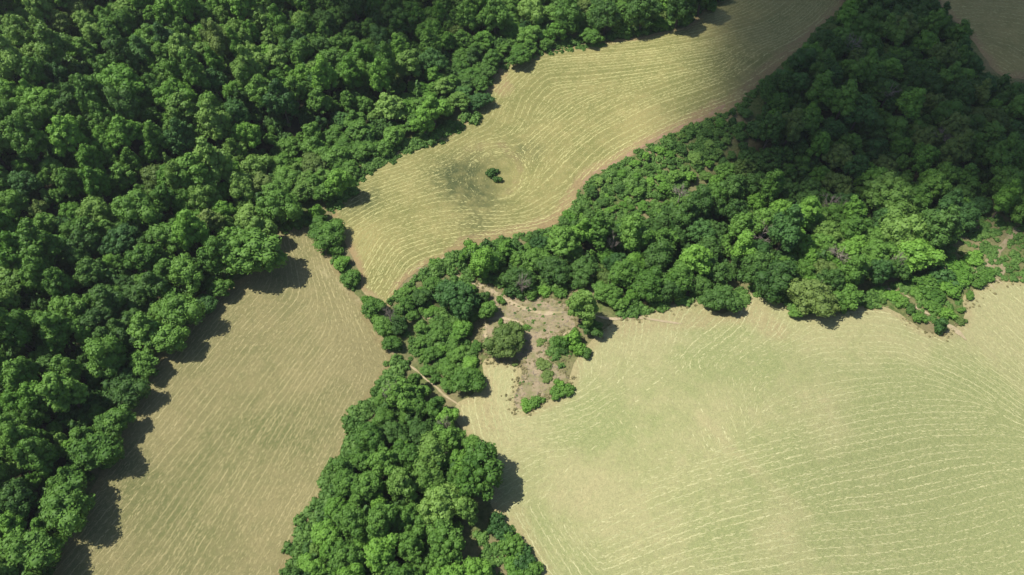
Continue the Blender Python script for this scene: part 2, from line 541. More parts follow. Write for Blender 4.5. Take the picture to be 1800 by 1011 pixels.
def strip_outline(px, width, taper=True):
    w = np.array(to_world(px))
    # resample
    seg = np.hypot(*np.diff(w, axis=0).T); s = np.concatenate([[0], np.cumsum(seg)])
    q = np.arange(0, s[-1], 1.2)
    p = np.column_stack([np.interp(q, s, w[:, 0]), np.interp(q, s, w[:, 1])])
    for _ in range(4):
        p[1:-1] = (p[:-2] + 2 * p[1:-1] + p[2:]) / 4
    tg = np.gradient(p, axis=0); tg /= np.hypot(tg[:, 0], tg[:, 1])[:, None] + 1e-9
    nr = np.column_stack([-tg[:, 1], tg[:, 0]])
    wd = width * .5 * (1 + .35 * wav(p[:, 0], p[:, 1], 3)) + rng.normal(0, .07, len(p))
    if taper:
        e = np.minimum(np.arange(len(p)), np.arange(len(p))[::-1]) / 3.0
        wd = wd * np.clip(.25 + e, 0, 1)
    wd = np.clip(wd, .12, None)
    l = p + nr * wd[:, None]; r_ = p - nr * wd[:, None]
    return [tuple(a) for a in l] + [tuple(a) for a in r_[::-1]]


PATHS = [([(800, 484), (822, 494), (858, 508), (885, 525), (915, 541), (955, 552), (990, 549)], 1.5),
         ([(708, 632), (722, 645), (738, 655), (750, 670), (766, 678), (779, 695), (792, 702), (812, 716)], .6),
         ([(732, 472), (755, 473), (772, 462), (780, 452)], 1.0),
         ([(1005, 600), (985, 592), (1010, 578)], 1.2),
         ([(1045, 555), (1075, 562), (1120, 558), (1200, 570)], 1.0),
         ([(852, 560), (852, 590), (868, 620)], 1.4),
         ([(1578, 505), (1590, 520), (1600, 525)], 1.4),
         ([(1606, 538), (1622, 548), (1640, 556)], 1.8),
         ([(1650, 475), (1690, 465), (1720, 478), (1750, 512)], 1.0),
         ([(1712, 440), (1725, 470), (1762, 500)], .9),
         ([(1545, 505), (1580, 512)], 1.0),
         ([(1655, 566), (1680, 580), (1700, 600)], 1.6),
         ([(745, 560), (772, 556), (782, 548)], 1.2),
         ([(848, 565), (880, 558), (910, 566), (935, 580)], 1.1)]
for px, wd in PATHS:
    sheet('dirt_path', strip_outline(px, wd), PATH, 0.19, 1.2)
for px, wd in ([([(1275, 184), (1240, 207), (1200, 223), (1140, 251), (1092, 281), (1040, 308), (1022, 330)], 1.9)]):
    sheet('dirt_headland', strip_outline(px, wd), SOILRED, 0.13, 1.2)
for px in ([(925, 88), (940, 92), (945, 84), (932, 78)], [(1700, 462), (1730, 466), (1746, 440), (1770, 412), (1800, 396), (1800, 404), (1772, 424), (1756, 446), (1768, 470), (1752, 500), (1712, 506), (1722, 486)],
           [(905, 690), (925, 668), (955, 672), (965, 695), (940, 710), (915, 712)]):
    sheet('bare_soil', ragged(px, 1.4), SOIL, 0.16, 1.2)


# ------------------------------------------------------------------ tree meshes
def ico(sub):
    t = (1 + 5 ** .5) / 2
    v = [(-1, t, 0), (1, t, 0), (-1, -t, 0), (1, -t, 0), (0, -1, t), (0, 1, t), (0, -1, -t), (0, 1, -t), (t, 0, -1), (t, 0, 1), (-t, 0, -1), (-t, 0, 1)]
    f = [(0, 11, 5), (0, 5, 1), (0, 1, 7), (0, 7, 10), (0, 10, 11), (1, 5, 9), (5, 11, 4), (11, 10, 2), (10, 7, 6), (7, 1, 8), (3, 9, 4), (3, 4, 2), (3, 2, 6), (3, 6, 8), (3, 8, 9),
         (4, 9, 5), (2, 4, 11), (6, 2, 10), (8, 6, 7), (9, 8, 1)]
    v = [np.array(a) / np.linalg.norm(a) for a in v]
    for _ in range(sub):
        cache = {}; nf = []

        def mid(a, b):
            k = (min(a, b), max(a, b))
            if k not in cache:
                m = v[a] + v[b]
                v.append(m / np.linalg.norm(m)); cache[k] = len(v) - 1
            return cache[k]
        for a, b, c in f:
            ab, bc, ca = mid(a, b), mid(b, c), mid(c, a)
            nf += [(a, ab, ca), (b, bc, ab), (c, ca, bc), (ab, bc, ca)]
        f = nf
    return np.array(v), np.array(f)


ICO1 = ico(1)
ICO2 = ico(2)


def crown_data(seed, rad, zc, rz, nl, lobe, leaves, leaf, point=1.0, flat=0.0):
    """leafy crown: rounded boughs (lobes) set through an ellipsoid, each clothed in leaf-sprig faces"""
    g = np.random.default_rng(seed)
    C = []; LR = []
    tries = 0
    while len(C) < nl and tries < 4000:
        tries += 1
        d = g.normal(size=3); d /= np.linalg.norm(d)
        if d[2] < -0.55:
            continue
        s = g.uniform(.45, .80)
        zz = d[2]
        taper = 1 - (1 - point) * max(0, zz)
        ph = math.atan2(d[1], d[0])
        wob = 1 + .20 * math.sin(2 * ph + seed) + .14 * math.sin(3 * ph + 2 * seed) + .10 * math.sin(5 * ph + 3 * seed)
        lump = 1 + .16 * math.sin(2.3 * ph + 5 * zz + seed)
        c = np.array([d[0] * rad * s * taper * wob, d[1] * rad * s * taper * wob, zc + zz * rz * s * lump])
        r_ = lobe * rad * g.uniform(.55, 1.35) * (0.8 + .2 * taper)
        if all(np.linalg.norm(c - a) > .72 * (r_ + b) * .78 for a, b in zip(C, LR)):
            C.append(c); LR.append(r_)
    C.append(np.array([0, 0, zc])); LR.append(rad * .52)
    C = np.array(C); LR = np.array(LR)
    V = []; F4 = []; F3 = []; T = []
    off = 0
    lobe_tone = g.normal(.45, .17, len(C))
    tot = (LR ** 2).sum()
    for i, (c, r_) in enumerate(zip(C, LR)):
        # inner mass of the bough
        v, f = ICO1
        k = 0.70 + .14 * g.random(len(v))
        vv = c + v * (r_ * k)[:, None]
        V.append(vv); F3.append(f + off); T.append(np.full(len(v), lobe_tone[i] - .1)); off += len(v)
        n = int(leaves * r_ * r_ / tot)
        d = g.normal(size=(n, 3)); d /= np.linalg.norm(d, axis=1)[:, None]
        d = d[d[:, 2] > -.75]
        q = 1 + .13 * np.sin(d[:, 0] * 7 + i) * np.sin(d[:, 1] * 6 + 2 * i) + .10 * np.sin(d[:, 2] * 9 + d[:, 0] * 5 + i)
        rr = r_ * (q * .93 + g.normal(0, .07, len(d)))
        p = c + d * rr[:, None]
        ok = np.ones(len(p), bool)
        for j in range(len(C)):
            if j != i:
                ok &= np.linalg.norm(p - C[j], axis=1) > LR[j] * .82
        p = p[ok]; d = d[ok]; m = len(p)
        nrm = d + g.normal(0, .42, (m, 3)) + np.array([0, 0, .18])
        nrm /= np.linalg.norm(nrm, axis=1)[:, None]
        ref = g.normal(size=(m, 3))
        a = np.cross(nrm, ref); a /= np.linalg.norm(a, axis=1)[:, None]
        b = np.cross(nrm, a)
        s = leaf * g.uniform(.6, 1.35, m)[:, None]
        asp = g.uniform(.5, .9, m)[:, None]
        droop = nrm * s * g.uniform(-.35, .05, m)[:, None]
        quad = np.stack([p - a * s, p - b * s * asp - droop * .4, p + a * s + droop, p + b * s * asp - droop * .4], 1)
        V.append(quad.reshape(-1, 3))
        F4.append(np.arange(m * 4).reshape(m, 4) + off); off += m * 4
        tn = lobe_tone[i] + g.normal(0, .17, m)
        T.append(np.repeat(tn, 4))
    V = np.concatenate(V); T = np.clip(np.concatenate(T), 0, 1)
    faces = [tuple(f) for a in F3 for f in a] + [tuple(f) for a in F4 for f in a]
    return V, faces, T


def tube(path, radii, sides=6):
    path = np.array(path, float)
    V = []; F = []
    for i, p in enumerate(path):
        t = path[min(i + 1, len(path) - 1)] - path[max(i - 1, 0)]
        t /= np.linalg.norm(t) + 1e-9
        a = np.cross(t, (0.31, 0.87, 0.38)); a /= np.linalg.norm(a) + 1e-9
        b = np.cross(t, a)
        for k in range(sides):
            th = 2 * math.pi * k / sides
            V.append(p + radii[i] * (math.cos(th) * a + math.sin(th) * b))
    for i in range(len(path) - 1):
        for k in range(sides):
            k2 = (k + 1) % sides
            F.append((i * sides + k, i * sides + k2, (i + 1) * sides + k2, (i + 1) * sides + k))
    F.append(tuple(range((len(path) - 1) * sides, len(path) * sides)))
    return V, F


def join(parts):
    V = []; F = []
    for v, f in parts:
        o = len(V)
        V += list(v); F += [tuple(i + o for i in q) for q in f]
    return V, F


def trunk_data(seed, height_, rad, limbs, spread):
    g = np.random.default_rng(seed)
    sway = g.normal(0, .12, 2)
    path = [(0, 0, -.6), (0, 0, .15), (sway[0] * .4, sway[1] * .4, height_ * .3), (sway[0], sway[1], height_ * .6), (sway[0] * 1.6, sway[1] * 1.6, height_ * .92)]
    parts = [tube(path, [rad * 1.6, rad * 1.15, rad * .85, rad * .55, rad * .12], 7)]
    for i in range(limbs):
        th = 2 * math.pi * (i + g.random() * .6) / limbs
        z0 = height_ * g.uniform(.28, .6)
        L = spread * g.uniform(.55, .85)
        c, s = math.cos(th), math.sin(th)
        parts.append(tube([(0, 0, z0), (c * L * .45, s * L * .45, z0 + L * .35), (c * L, s * L, z0 + L * .85)], [rad * .45, rad * .3, rad * .08], 5))
    return join(parts)


def branches_data(seed, z0, height_, spread, rad):
    """bare forked branches of a dead tree"""
    g = np.random.default_rng(seed)
    parts = []

    def grow(p, d, L, r_, lev):
        q = p + d * L * .5 + g.normal(0, .06 * L, 3)
        e = p + d * L
        parts.append(tube([p, q, e], [r_, r_ * .75, r_ * .45], 4 if lev else 5))
        if lev >= 3:
            return
        for _ in range(4 if lev < 2 else 3):
            nd = d + g.normal(0, .55, 3) + np.array([0, 0, .15]); nd /= np.linalg.norm(nd)
            k = g.uniform(.45, 1)
            grow(p + (e - p) * k, nd, L * g.uniform(.5, .72), r_ * .5, lev + 1)
    for i in range(7):
        th = 2 * math.pi * (i + g.random() * .5) / 7
        el = g.uniform(.35, 1.1)
        d = np.array([math.cos(th) * math.cos(el), math.sin(th) * math.cos(el), math.sin(el)])
        grow(np.array([0, 0, z0 + (height_ - z0) * g.uniform(0, .5)]), d, spread * g.uniform(.55, .8), rad, 0)
    return join(parts)


# ------------------------------------------------------------------ tree kinds (prototype meshes, shared by every copy)
SPEC = [  # shape word, rad, zc, rz, lobes, lobe size, leaves, leaf, point
    ('rounded', 5.0, 7.2, 5.6, 40, .31, 3800, .36, .9),
    ('rounded', 4.8, 7.0, 5.4, 52, .27, 3800, .34, .85),
    ('broad', 6.2, 7.0, 5.4, 58, .26, 4800, .38, .9),
    ('broad', 6.0, 7.4, 5.8, 72, .235, 4800, .36, .95),
    ('tall', 4.2, 8.8, 7.6, 46, .31, 3800, .36, .7),
    ('tall', 4.4, 9.0, 7.8, 56, .28, 3800, .34, .6),
    ('narrow', 3.3, 8.6, 7.6, 34, .36, 2800, .32, .45),
    ('narrow', 3.1, 8.2, 7.2, 32, .37, 2600, .32, .5),
    ('billowing', 5.6, 7.5, 6.2, 26, .40, 4200, .37, .9),
    ('billowing', 5.2, 7.2, 5.8, 32, .36, 4000, .36, .85),
]
PROTO = []
for i, (shape, rad, zc, rz, nl, lobe, leaves, leaf, point) in enumerate(SPEC + SPEC):
    v, f, tn = crown_data(100 + i, rad, zc, rz, nl + (i // 10) * 5, lobe * (1 - .08 * (i // 10)), int(leaves * 1.4), leaf * .88, point)
    o = mesh_obj('crown', v, f, LEAF['mid-green'], attrs={'tone': tn})
    tv, tf = trunk_data(200 + i, zc + rz * .6, .26 + .02 * rad, 6, rad)
    k = mesh_obj('trunk', tv, tf, BARK)
    PROTO.append(dict(shape=shape, rad=rad, zc=zc, crown=o.data, trunk=k.data))
    for q in (o, k):
        bpy.data.objects.remove(q)
SHRUBS = []
for i, (rad, zc, rz, nl, lobe, leaves) in enumerate([(2.0, 1.3, 1.5, 12, .46, 900), (2.2, 1.4, 1.4, 16, .40, 1000), (1.7, 1.5, 1.8, 12, .48, 900), (2.6, 1.3, 1.3, 20, .36, 1200)]):
    v, f, tn = crown_data(300 + i, rad, zc, rz, nl, lobe, leaves, .26, .9)
    o = mesh_obj('foliage', v, f, LEAF['mid-green'], attrs={'tone': tn})
    parts = []
    for j in range(5):
        th = j * 1.26 + i
        parts.append(tube([(0.1 * math.cos(th), 0.1 * math.sin(th), -.3), (rad * .2 * math.cos(th), rad * .2 * math.sin(th), .6), (rad * .5 * math.cos(th), rad * .5 * math.sin(th), zc + .3)], [.07, .05, .02], 5))
    sv, sf = join(parts)
    s = mesh_obj('stems', sv, sf, BARK)
    SHRUBS.append(dict(rad=rad, zc=zc, foliage=o.data, stems=s.data))
    for q in (o, s):
        bpy.data.objects.remove(q)
DEAD = []
for i in range(2):
    bv, bf = branches_data(400 + i, 4.0, 11.0, 4.2, .13)
    tv, tf = trunk_data(410 + i, 11.5, .30, 3, 3)
    b = mesh_obj('branches', bv, bf, DEADWOOD); k = mesh_obj('trunk', tv, tf, DEADWOOD)
    DEAD.append((b.data, k.data))
    for q in (b, k):
        bpy.data.objects.remove(q)


def child(name, me, mat, parent):
    o = bpy.data.objects.new(name, me)
    COL.objects.link(o)
    o.parent = parent
    if mat:
        o.material_slots[0].link = 'OBJECT'
        o.material_slots[0].material = mat
    return o


USED = set()


def say(label, u, v):
    """a label that singles the thing out by look and place"""
    base = label
    for w in ('', ' lesser', ' inner', ' lower', ' hindmost'):
        l = f'{w.strip()} {base}'.strip()
        if l not in USED:
            USED.add(l)
            return l
    l = f'{base} by its neighbour at {u:.0f}'
    USED.add(l)
    return l


ONES = 'zero one two three four five six seven eight nine ten eleven twelve thirteen fourteen fifteen sixteen seventeen eighteen nineteen'.split()
TENS = 'zero ten twenty thirty forty fifty sixty seventy eighty ninety'.split()


def spoken(p):
    p = int(round(max(0, min(99, p))))
    return ONES[p] if p < 20 else TENS[p // 10] + ('-' + ONES[p % 10] if p % 10 else '')


def where(u, v):
    return f'{spoken(u / 18)} percent across, {spoken(v / 10.11)} down'


def empty(name, x, y, z, label, cat, group):
    e = bpy.data.objects.new(name, None)
    e.empty_display_size = 1.0
    COL.objects.link(e)
    e.location = (x, y, z)
    e['label'] = label; e['category'] = cat
    if group:
        e['group'] = group
    return e


# ------------------------------------------------------------------ where the trees stand
TREES = []     # x, y, crown radius, proto, tint, zone, label or None, squash


def put(x, y, r_, pi, tint, zone, label=None, tall=1.0):
    TREES.append(dict(x=float(x), y=float(y), r=float(r_), p=pi, tint=tint, zone=zone, label=label, tall=tall))


def put_px(u, v, dia, pi, tint, zone, label=None, tall=1.0):
    zc = PROTO[pi]['zc'] / PROTO[pi]['rad']
    r_ = dia * .105 * .5 / .5 * .5 * 2 * .5
    for _ in range(3):
        x, y = ground(np.array([u]), np.array([v]), r_ * zc * tall)
        w = project(x, y, height(x, y) + r_ * zc * tall)[2]
        r_ = float(dia * w[0] / FPX * .5)
    put(x[0], y[0], r_, pi, tint, zone, label, tall)


F_, W_, C_, S_ = 'in the big forest', 'in the shaded wood', 'in the bottom copse', 'in the scrub wood'
MANUAL = [
    # u, v, crown px, kind, tint, zone, label, tall
    (436, 445, 112, 3, 'mid-green', F_, 'largest rounded tree on the forest edge, shading the tan field', .72),
    (492, 362, 74, 2, 'mid-green', F_, 'green tree at the forest corner just above the tip of the tan hay field', .9),
    (382, 445, 62, 4, 'mid-green', F_, 'upright tree in the forest edge directly left of the largest edge tree', .9),
    (330, 480, 66, 0, 'mid-green', F_, None, .9), (312, 545, 78, 8, 'mid-green', F_, 'billowing tree on the forest edge above the long shadow on the tan field', .75),
    (295, 596, 66, 0, 'mid-green', F_, None, 0.7), (252, 634, 56, 1, 'mid-green', F_, None, 0.7), (222, 690, 64, 8, 'dark green', F_, None, 0.7),
    (200, 742, 62, 0, 'mid-green', F_, None, 0.7), (166, 796, 80, 9, 'mid-green', F_, None, 0.7), (196, 800, 50, 1, 'dark green', F_, None, 0.7),
    (112, 890, 96, 8, 'mid-green', F_, 'large rounded tree on the forest edge near the bottom left corner', .72), (52, 968, 92, 9, 'mid-green', F_, 'rounded tree filling the bottom left corner of the photo', .72),
    (30, 880, 70, 0, 'dark green', F_, None, 1.), (120, 840, 56, 1, 'mid-green', F_, None, 1.), (60, 800, 66, 5, 'mid-green', F_, None, 1.), (20, 745, 60, 8, 'mid-green', F_, None, 1.),
    (212, 425, 66, 3, 'blue-green', F_, 'dark blue-green tree standing out among paler trees of the big forest', .8),
    (245, 365, 80, 2, 'mid-green', F_, None, .9), (210, 150, 90, 3, 'bright green', F_, 'broad bright green tree with a dense domed crown in upper left forest', .8), (310, 165, 68, 2, 'bright green', F_, None, .9),
    (370, 285, 42, 0, 'blue-green', F_, 'small blue-green tree beside a dark gap in the left forest', 1.0),
    (385, 75, 40, 6, 'olive green', F_, 'yellowish olive tree high in the left forest', 1.), (370, 62, 30, 6, 'olive green', F_, None, 1.),
    (595, 318, 46, 4, 'bright green', F_, 'upright green tree at the left tip of the upper hay field', .8), (572, 338, 40, 0, 'mid-green', F_, None, .8),
    (745, 215, 36, 6, 'bright green', F_, None, .7), (935, 20, 52, 2, 'pale green', F_, 'brightest yellow-green tree at the top edge above the hay field', .9), (1000, 25, 58, 9, 'mid-green', F_, None, .9), (930, 62, 46, 0, 'mid-green', F_, None, .6),
    (870, 30, 58, 1, 'mid-green', F_, None, 1.), (1065, 30, 56, 9, 'dark green', F_, None, .9), (1130, 20, 60, 8, 'dark green', F_, 'dark tree at the top edge casting shade on the upper field', 1.0), (1195, 10, 60, 0, 'dark green', F_, None, 1.), (1235, -15, 60, 0, 'dark green', F_, None, 1.1),
    (560, 560 - 165, 40, 0, 'mid-green', F_, None, .5),
    # hedge between the fields
    (578, 412, 58, 8, 'mid-green', 'in the hedge gap', 'thick hedge tree between the tan field tip and the upper hay field', .55),
    (600, 462, 30, 9, 'bright green', 'in the hedge', 'small bright bushy tree below the thick hedge tree between two fields', .5),
    (618, 488, 34, 9, 'mid-green', 'in the hedge', 'last bushy tree at the lower end of the upper hedge', .55),
    (655, 540, 40, 9, 'mid-green', 'in the hedge', 'first bushy tree at the upper end of the lower hedge', .55),
    (672, 570, 38, 8, 'mid-green', 'in the hedge', 'second bushy tree down the lower hedge beside the tan field', .55),
    (688, 602, 32, 9, 'mid-green', 'in the hedge', 'last bushy tree of the lower hedge near the track corner', .55),
    (702, 568, 36, 1, 'dark green', 'in the hedge', 'dark tree just right of the lower hedge', .55),
    # copse
    (848, 828, 96, 3, 'mid-green', C_, 'domed tree on right edge of the copse, its round shadow on the pale field', .9),
    (782, 955, 80, 3, 'mid-green', C_, 'rounded tree above the dark shade at right of the bottom copse', .85), (828, 1012, 70, 2, 'bright green', C_, 'bright tree cut by the bottom edge at right of the copse', .8), (758, 800, 66, 8, 'pale green', C_, None, .9),
    (790, 770, 54, 1, 'mid-green', C_, None, .9), (775, 885, 84, 2, 'pale green', C_, None, .9), (705, 850, 56, 4, 'pale green', C_, 'pale upright tree in the middle of the bottom copse', .9), (650, 855, 60, 0, 'mid-green', C_, None, .9),
    (615, 850, 54, 0, 'mid-green', C_, None, .9), (705, 690, 66, 1, 'mid-green', C_, None, .8), (733, 712, 44, 0, 'mid-green', C_, None, .8), (785, 735, 42, 1, 'bright green', C_, None, .8), (755, 845, 62, 9, 'pale green', C_, None, .9),
    (670, 910, 60, 4, 'mid-green', C_, None, .9), (715, 910, 58, 1, 'mid-green', C_, None, .9), (620, 915, 60, 8, 'mid-green', C_, None, .9), (575, 940, 56, 0, 'bright green', C_, None, .7), (670, 970, 66, 9, 'bright green', C_, None, .9), (720, 960, 60, 1, 'mid-green', C_, None, .9),
    (610, 980, 60, 0, 'mid-green', C_, None, .9), (550, 1000, 54, 1, 'bright green', C_, None, .6), (650, 770, 56, 0, 'mid-green', C_, None, .8), (690, 760, 54, 2, 'dark green', C_, None, .7), (640, 810, 46, 1, 'mid-green', C_, None, .8), (590, 890, 44, 1, 'bright green', C_, None, .6), (740, 760, 44, 9, 'dark green', C_, None, .7),
    # scrub wood
    (803, 522, 76, 3, 'blue-green', S_, 'large dark domed tree left of the bare clearing', .75), (858, 545, 36, 0, 'mid-green', S_, 'small rounded tree at the clearing edge right of large dark domed tree', .7), (891, 599, 74, 2, 'olive green', 'in the clearing', 'olive domed tree standing alone in the bare clearing', .62),
    (822, 668, 56, 9, 'mid-green', S_, 'biggest rounded tree at the lower end of the scrub wood', .6), (790, 650, 34, 8, 'mid-green', S_, None, .6), (812, 578, 42, 0, 'bright green', S_, 'bright green rounded tree in the middle of the scrub wood', .55), (772, 588, 30, 1, 'mid-green', S_, None, .5), (760, 622, 32, 9, 'mid-green', S_, None, .6), (838, 608, 24, 1, 'mid-green', S_, None, .5),
    (715, 530, 30, 1, 'mid-green', S_, None, .6), (742, 520, 36, 0, 'dark green', S_, None, .5), (760, 500, 36, 9, 'mid-green', S_, None, .5), (806, 622, 30, 8, 'mid-green', S_, None, .6), (1022, 535, 58, 5, 'pale green', W_, 'tall pale tree at the right end of the bare clearing, above a long shadow', .95), (1040, 575, 40, 1, 'dark green', W_, None, .6),
    # right wood edge
    (1270, 525, 64, 3, 'dark green', W_, 'round dark tree bulging from the wood into the pale hay field', .62), (1140, 500, 60, 9, 'mid-green', W_, None, .8), (1195, 490, 60, 8, 'mid-green', W_, None, .8), (1100, 480, 60, 8, 'mid-green', W_, None, .8), (1090, 535, 30, 1, 'mid-green', W_, 'small tree at the foot of the wood above the pale field path', .6),
    (1370, 490, 78, 9, 'dark green', W_, None, .75), (1430, 520, 76, 8, 'olive green', W_, 'big olive tree on the wood edge above the pale field', .75), (1490, 520, 60, 1, 'mid-green', W_, None, .65), (1405, 545, 34, 0, 'mid-green', W_, 'small tree at the foot of big olive tree on the wood edge', .55), (1455, 480, 54, 2, 'olive green', W_, None, .75),
    (1560, 345, 92, 3, 'pale green', W_, 'brightest pale domed tree where cloud shadow ends in the right wood', .8), (1590, 405, 74, 9, 'pale green', W_, None, .8), (1612, 450, 76, 9, 'bright green', W_, 'bright tree at the right end of the wood beside the rough scrub', .65), (1540, 445, 60, 1, 'mid-green', W_, None, .7), (1500, 400, 52, 9, 'mid-green', W_, None, .9), (1450, 405, 56, 2, 'pale green', W_, None, .8),
    (1340, 390, 54, 0, 'mid-green', W_, None, .9), (990, 425, 60, 5, 'mid-green', W_, None, .7), (1010, 445, 40, 1, 'pale green', W_, None, .7), (940, 455, 50, 9, 'mid-green', W_, None, .6), (870, 455, 44, 8, 'mid-green', W_, None, .5), (1560, 50, 30, 6, 'pale green', W_, None, 1.0), (1580, 60, 30, 6, 'pale green', W_, None, 1.0), (1520, 180 - 60, 40, 6, 'mid-green', W_, None, 1.),
    (1430, 90, 36, 1, 'bright green', W_, None, .8),
]
for u, v, dia, pi, tint, zone, lab, tall in MANUAL:
    put_px(u, v, dia, pi, tint, zone, lab, tall)
NMAN = len(TREES)


def fill(poly, zone, rmean, rsd, rmin, rmax, packing, tall, tints, kinds, tries):
    a = np.array(poly, float)
    wx, wy = ground(a[:, 0], a[:, 1], 8.0)
    x0, x1, y0, y1 = wx.min(), wx.max(), wy.min(), wy.max()
    xs = rng.uniform(x0, x1, tries); ys = rng.uniform(y0, y1, tries)
    rs = np.clip(rng.normal(rmean, rsd, tries), rmin, rmax)
    order = np.argsort(-rs[:tries // 3])
    seq = np.concatenate([order, np.arange(tries // 3, tries)])
    pu, pv, pw = project(xs, ys, height(xs, ys) + rs * 1.7 * tall)
    ok = inside(pu, pv, poly)
    rp = rs * FPX / pw
    for line, _w in PATHS:
        ok &= dist_poly(pu, pv, line) > rp * .9 + 2
    cell = {}
    for t in TREES:
        cell.setdefault((int(t['x'] // 14), int(t['y'] // 14)), []).append(t)
    for i in seq:
        if not ok[i]:
            continue
        x, y, r_ = xs[i], ys[i], rs[i]
        cx, cy = int(x // 14), int(y // 14)
        good = True
        for ax in (-1, 0, 1):
            for ay in (-1, 0, 1):
                for t in cell.get((cx + ax, cy + ay), ()):
                    if (t['x'] - x) ** 2 + (t['y'] - y) ** 2 < (packing * (t['r'] + r_)) ** 2:
                        good = False
                        break
                if not good:
                    break
            if not good:
                break
        if not good:
            continue
        # species drift in patches through the wood
        s = wav(x, y, 38.0) + rng.normal(0, .5)
        k = int(np.clip((s + 1.3) / 2.6 * len(tints), 0, len(tints) - 1))
        et = (.55 if pu[i] > 560 and pv[i] < 390 else .72) if zone == F_ and dist_poly(pu[i:i + 1], pv[i:i + 1], poly + poly[:1])[0] < 70 else 1
        put(x, y, r_, random.choice(kinds) + 10 * random.randint(0, 1), tints[k], zone, None, tall * et * rng.uniform(.74, 1.24))
        cell.setdefault((cx, cy), []).append(TREES[-1])


EDGEWOOD = [(1040, 322), (1095, 292), (1155, 258), (1235, 222), (1335, 172), (1350, 200), (1310, 258), (1248, 316), (1220, 360), (1155, 388), (1060, 400), (1000, 402), (950, 418), (880, 434), (820, 448), (815, 438), (900, 420), (985, 392), (1010, 372)]
fill(EDGEWOOD, 'on the scrubby wood edge', 1.8, .55, 1.0, 3.2, .98, .5, ['mid-green', 'bright green', 'bright green', 'dark green', 'pale green'], [0, 1, 8, 9], 2600)
TF = ['dark green', 'mid-green', 'mid-green', 'blue-green', 'mid-green', 'mid-green', 'bright green', 'mid-green', 'pale green', 'bright green', 'olive green', 'pale green']
fill(COPSE, C_, 3.5, .9, 1.8, 5.0, .66, .85, ['mid-green', 'mid-green', 'bright green', 'pale green', 'dark green'], [0, 1, 2, 8, 9, 4], 6000)
fill(SCRUBWOOD, S_, 1.8, .55, 1.0, 3.0, .84, .5, ['mid-green', 'bright green', 'dark green', 'mid-green'], [0, 1, 8, 9], 4000)
fill(WOOD, W_, 3.6, 1.1, 1.6, 6.0, .66, .85, ['dark green', 'mid-green', 'blue-green', 'mid-green', 'bright green', 'olive green', 'mid-green', 'dark green'], [0, 1, 2, 3, 4, 8, 9, 6], 22000)
fill(FOREST, F_, 3.7, 1.15, 1.9, 6.4, .64, .92, TF, [0, 1, 2, 4, 5, 8, 9, 6, 7, 0, 4, 5], 42000)

for t in TREES:
    P = PROTO[t['p']]
    t['s'] = t['r'] / P['rad']
    t['sz'] = t['s'] * t['tall']
    t['z'] = float(height(t['x'], t['y']))
    u, v, w = project(t['x'], t['y'], t['z'] + P['zc'] * t['sz'])
    t['u'], t['v'] = float(u), float(v)
    t['px'] = 2 * t['r'] * FPX / float(w)
    t['seen'] = -t['px'] * .4 < u < 1800 + t['px'] * .4 and -t['px'] * .4 < v < 1011 + t['px'] * .4
    t['rot'] = random.uniform(0, 6.283)
cand = sorted([i for i, t in enumerate(TREES) if t['seen'] and 0 <= t['u'] <= 1800 and 0 <= t['v'] <= 1011 or i < NMAN], key=lambda i: -(TREES[i]['px'] + (1000 if i < NMAN else 0)))
single = set(cand[:300])
print('trees', len(TREES), 'in view', sum(t['seen'] for t in TREES))

GROUPS = {F_: 'trees of the big forest', W_: 'trees of the shaded wood', C_: 'trees of the bottom copse', S_: 'trees of the scrub wood'}
for i in sorted(single, key=lambda i: -TREES[i]['px']):
    t = TREES[i]
    P = PROTO[t['p']]
    lab = t['label'] or say(f"{P['shape']} {t['tint']} tree {t['zone']}, {where(t['u'], t['v'])}", t['u'], t['v'])
    USED.add(lab)
    e = empty('broadleaf_tree', t['x'], t['y'], t['z'], lab, 'tree', GROUPS.get(t['zone'], 'trees of the field hedges'))
    e.scale = (t['s'], t['s'], t['sz'])
    e.rotation_euler = (rng.normal(0, .03), rng.normal(0, .03), t['rot'])
    t['crown'] = child('crown', P['crown'], LEAF[t['tint']], e)
    t['trunk'] = child('trunk', P['trunk'], None, e)


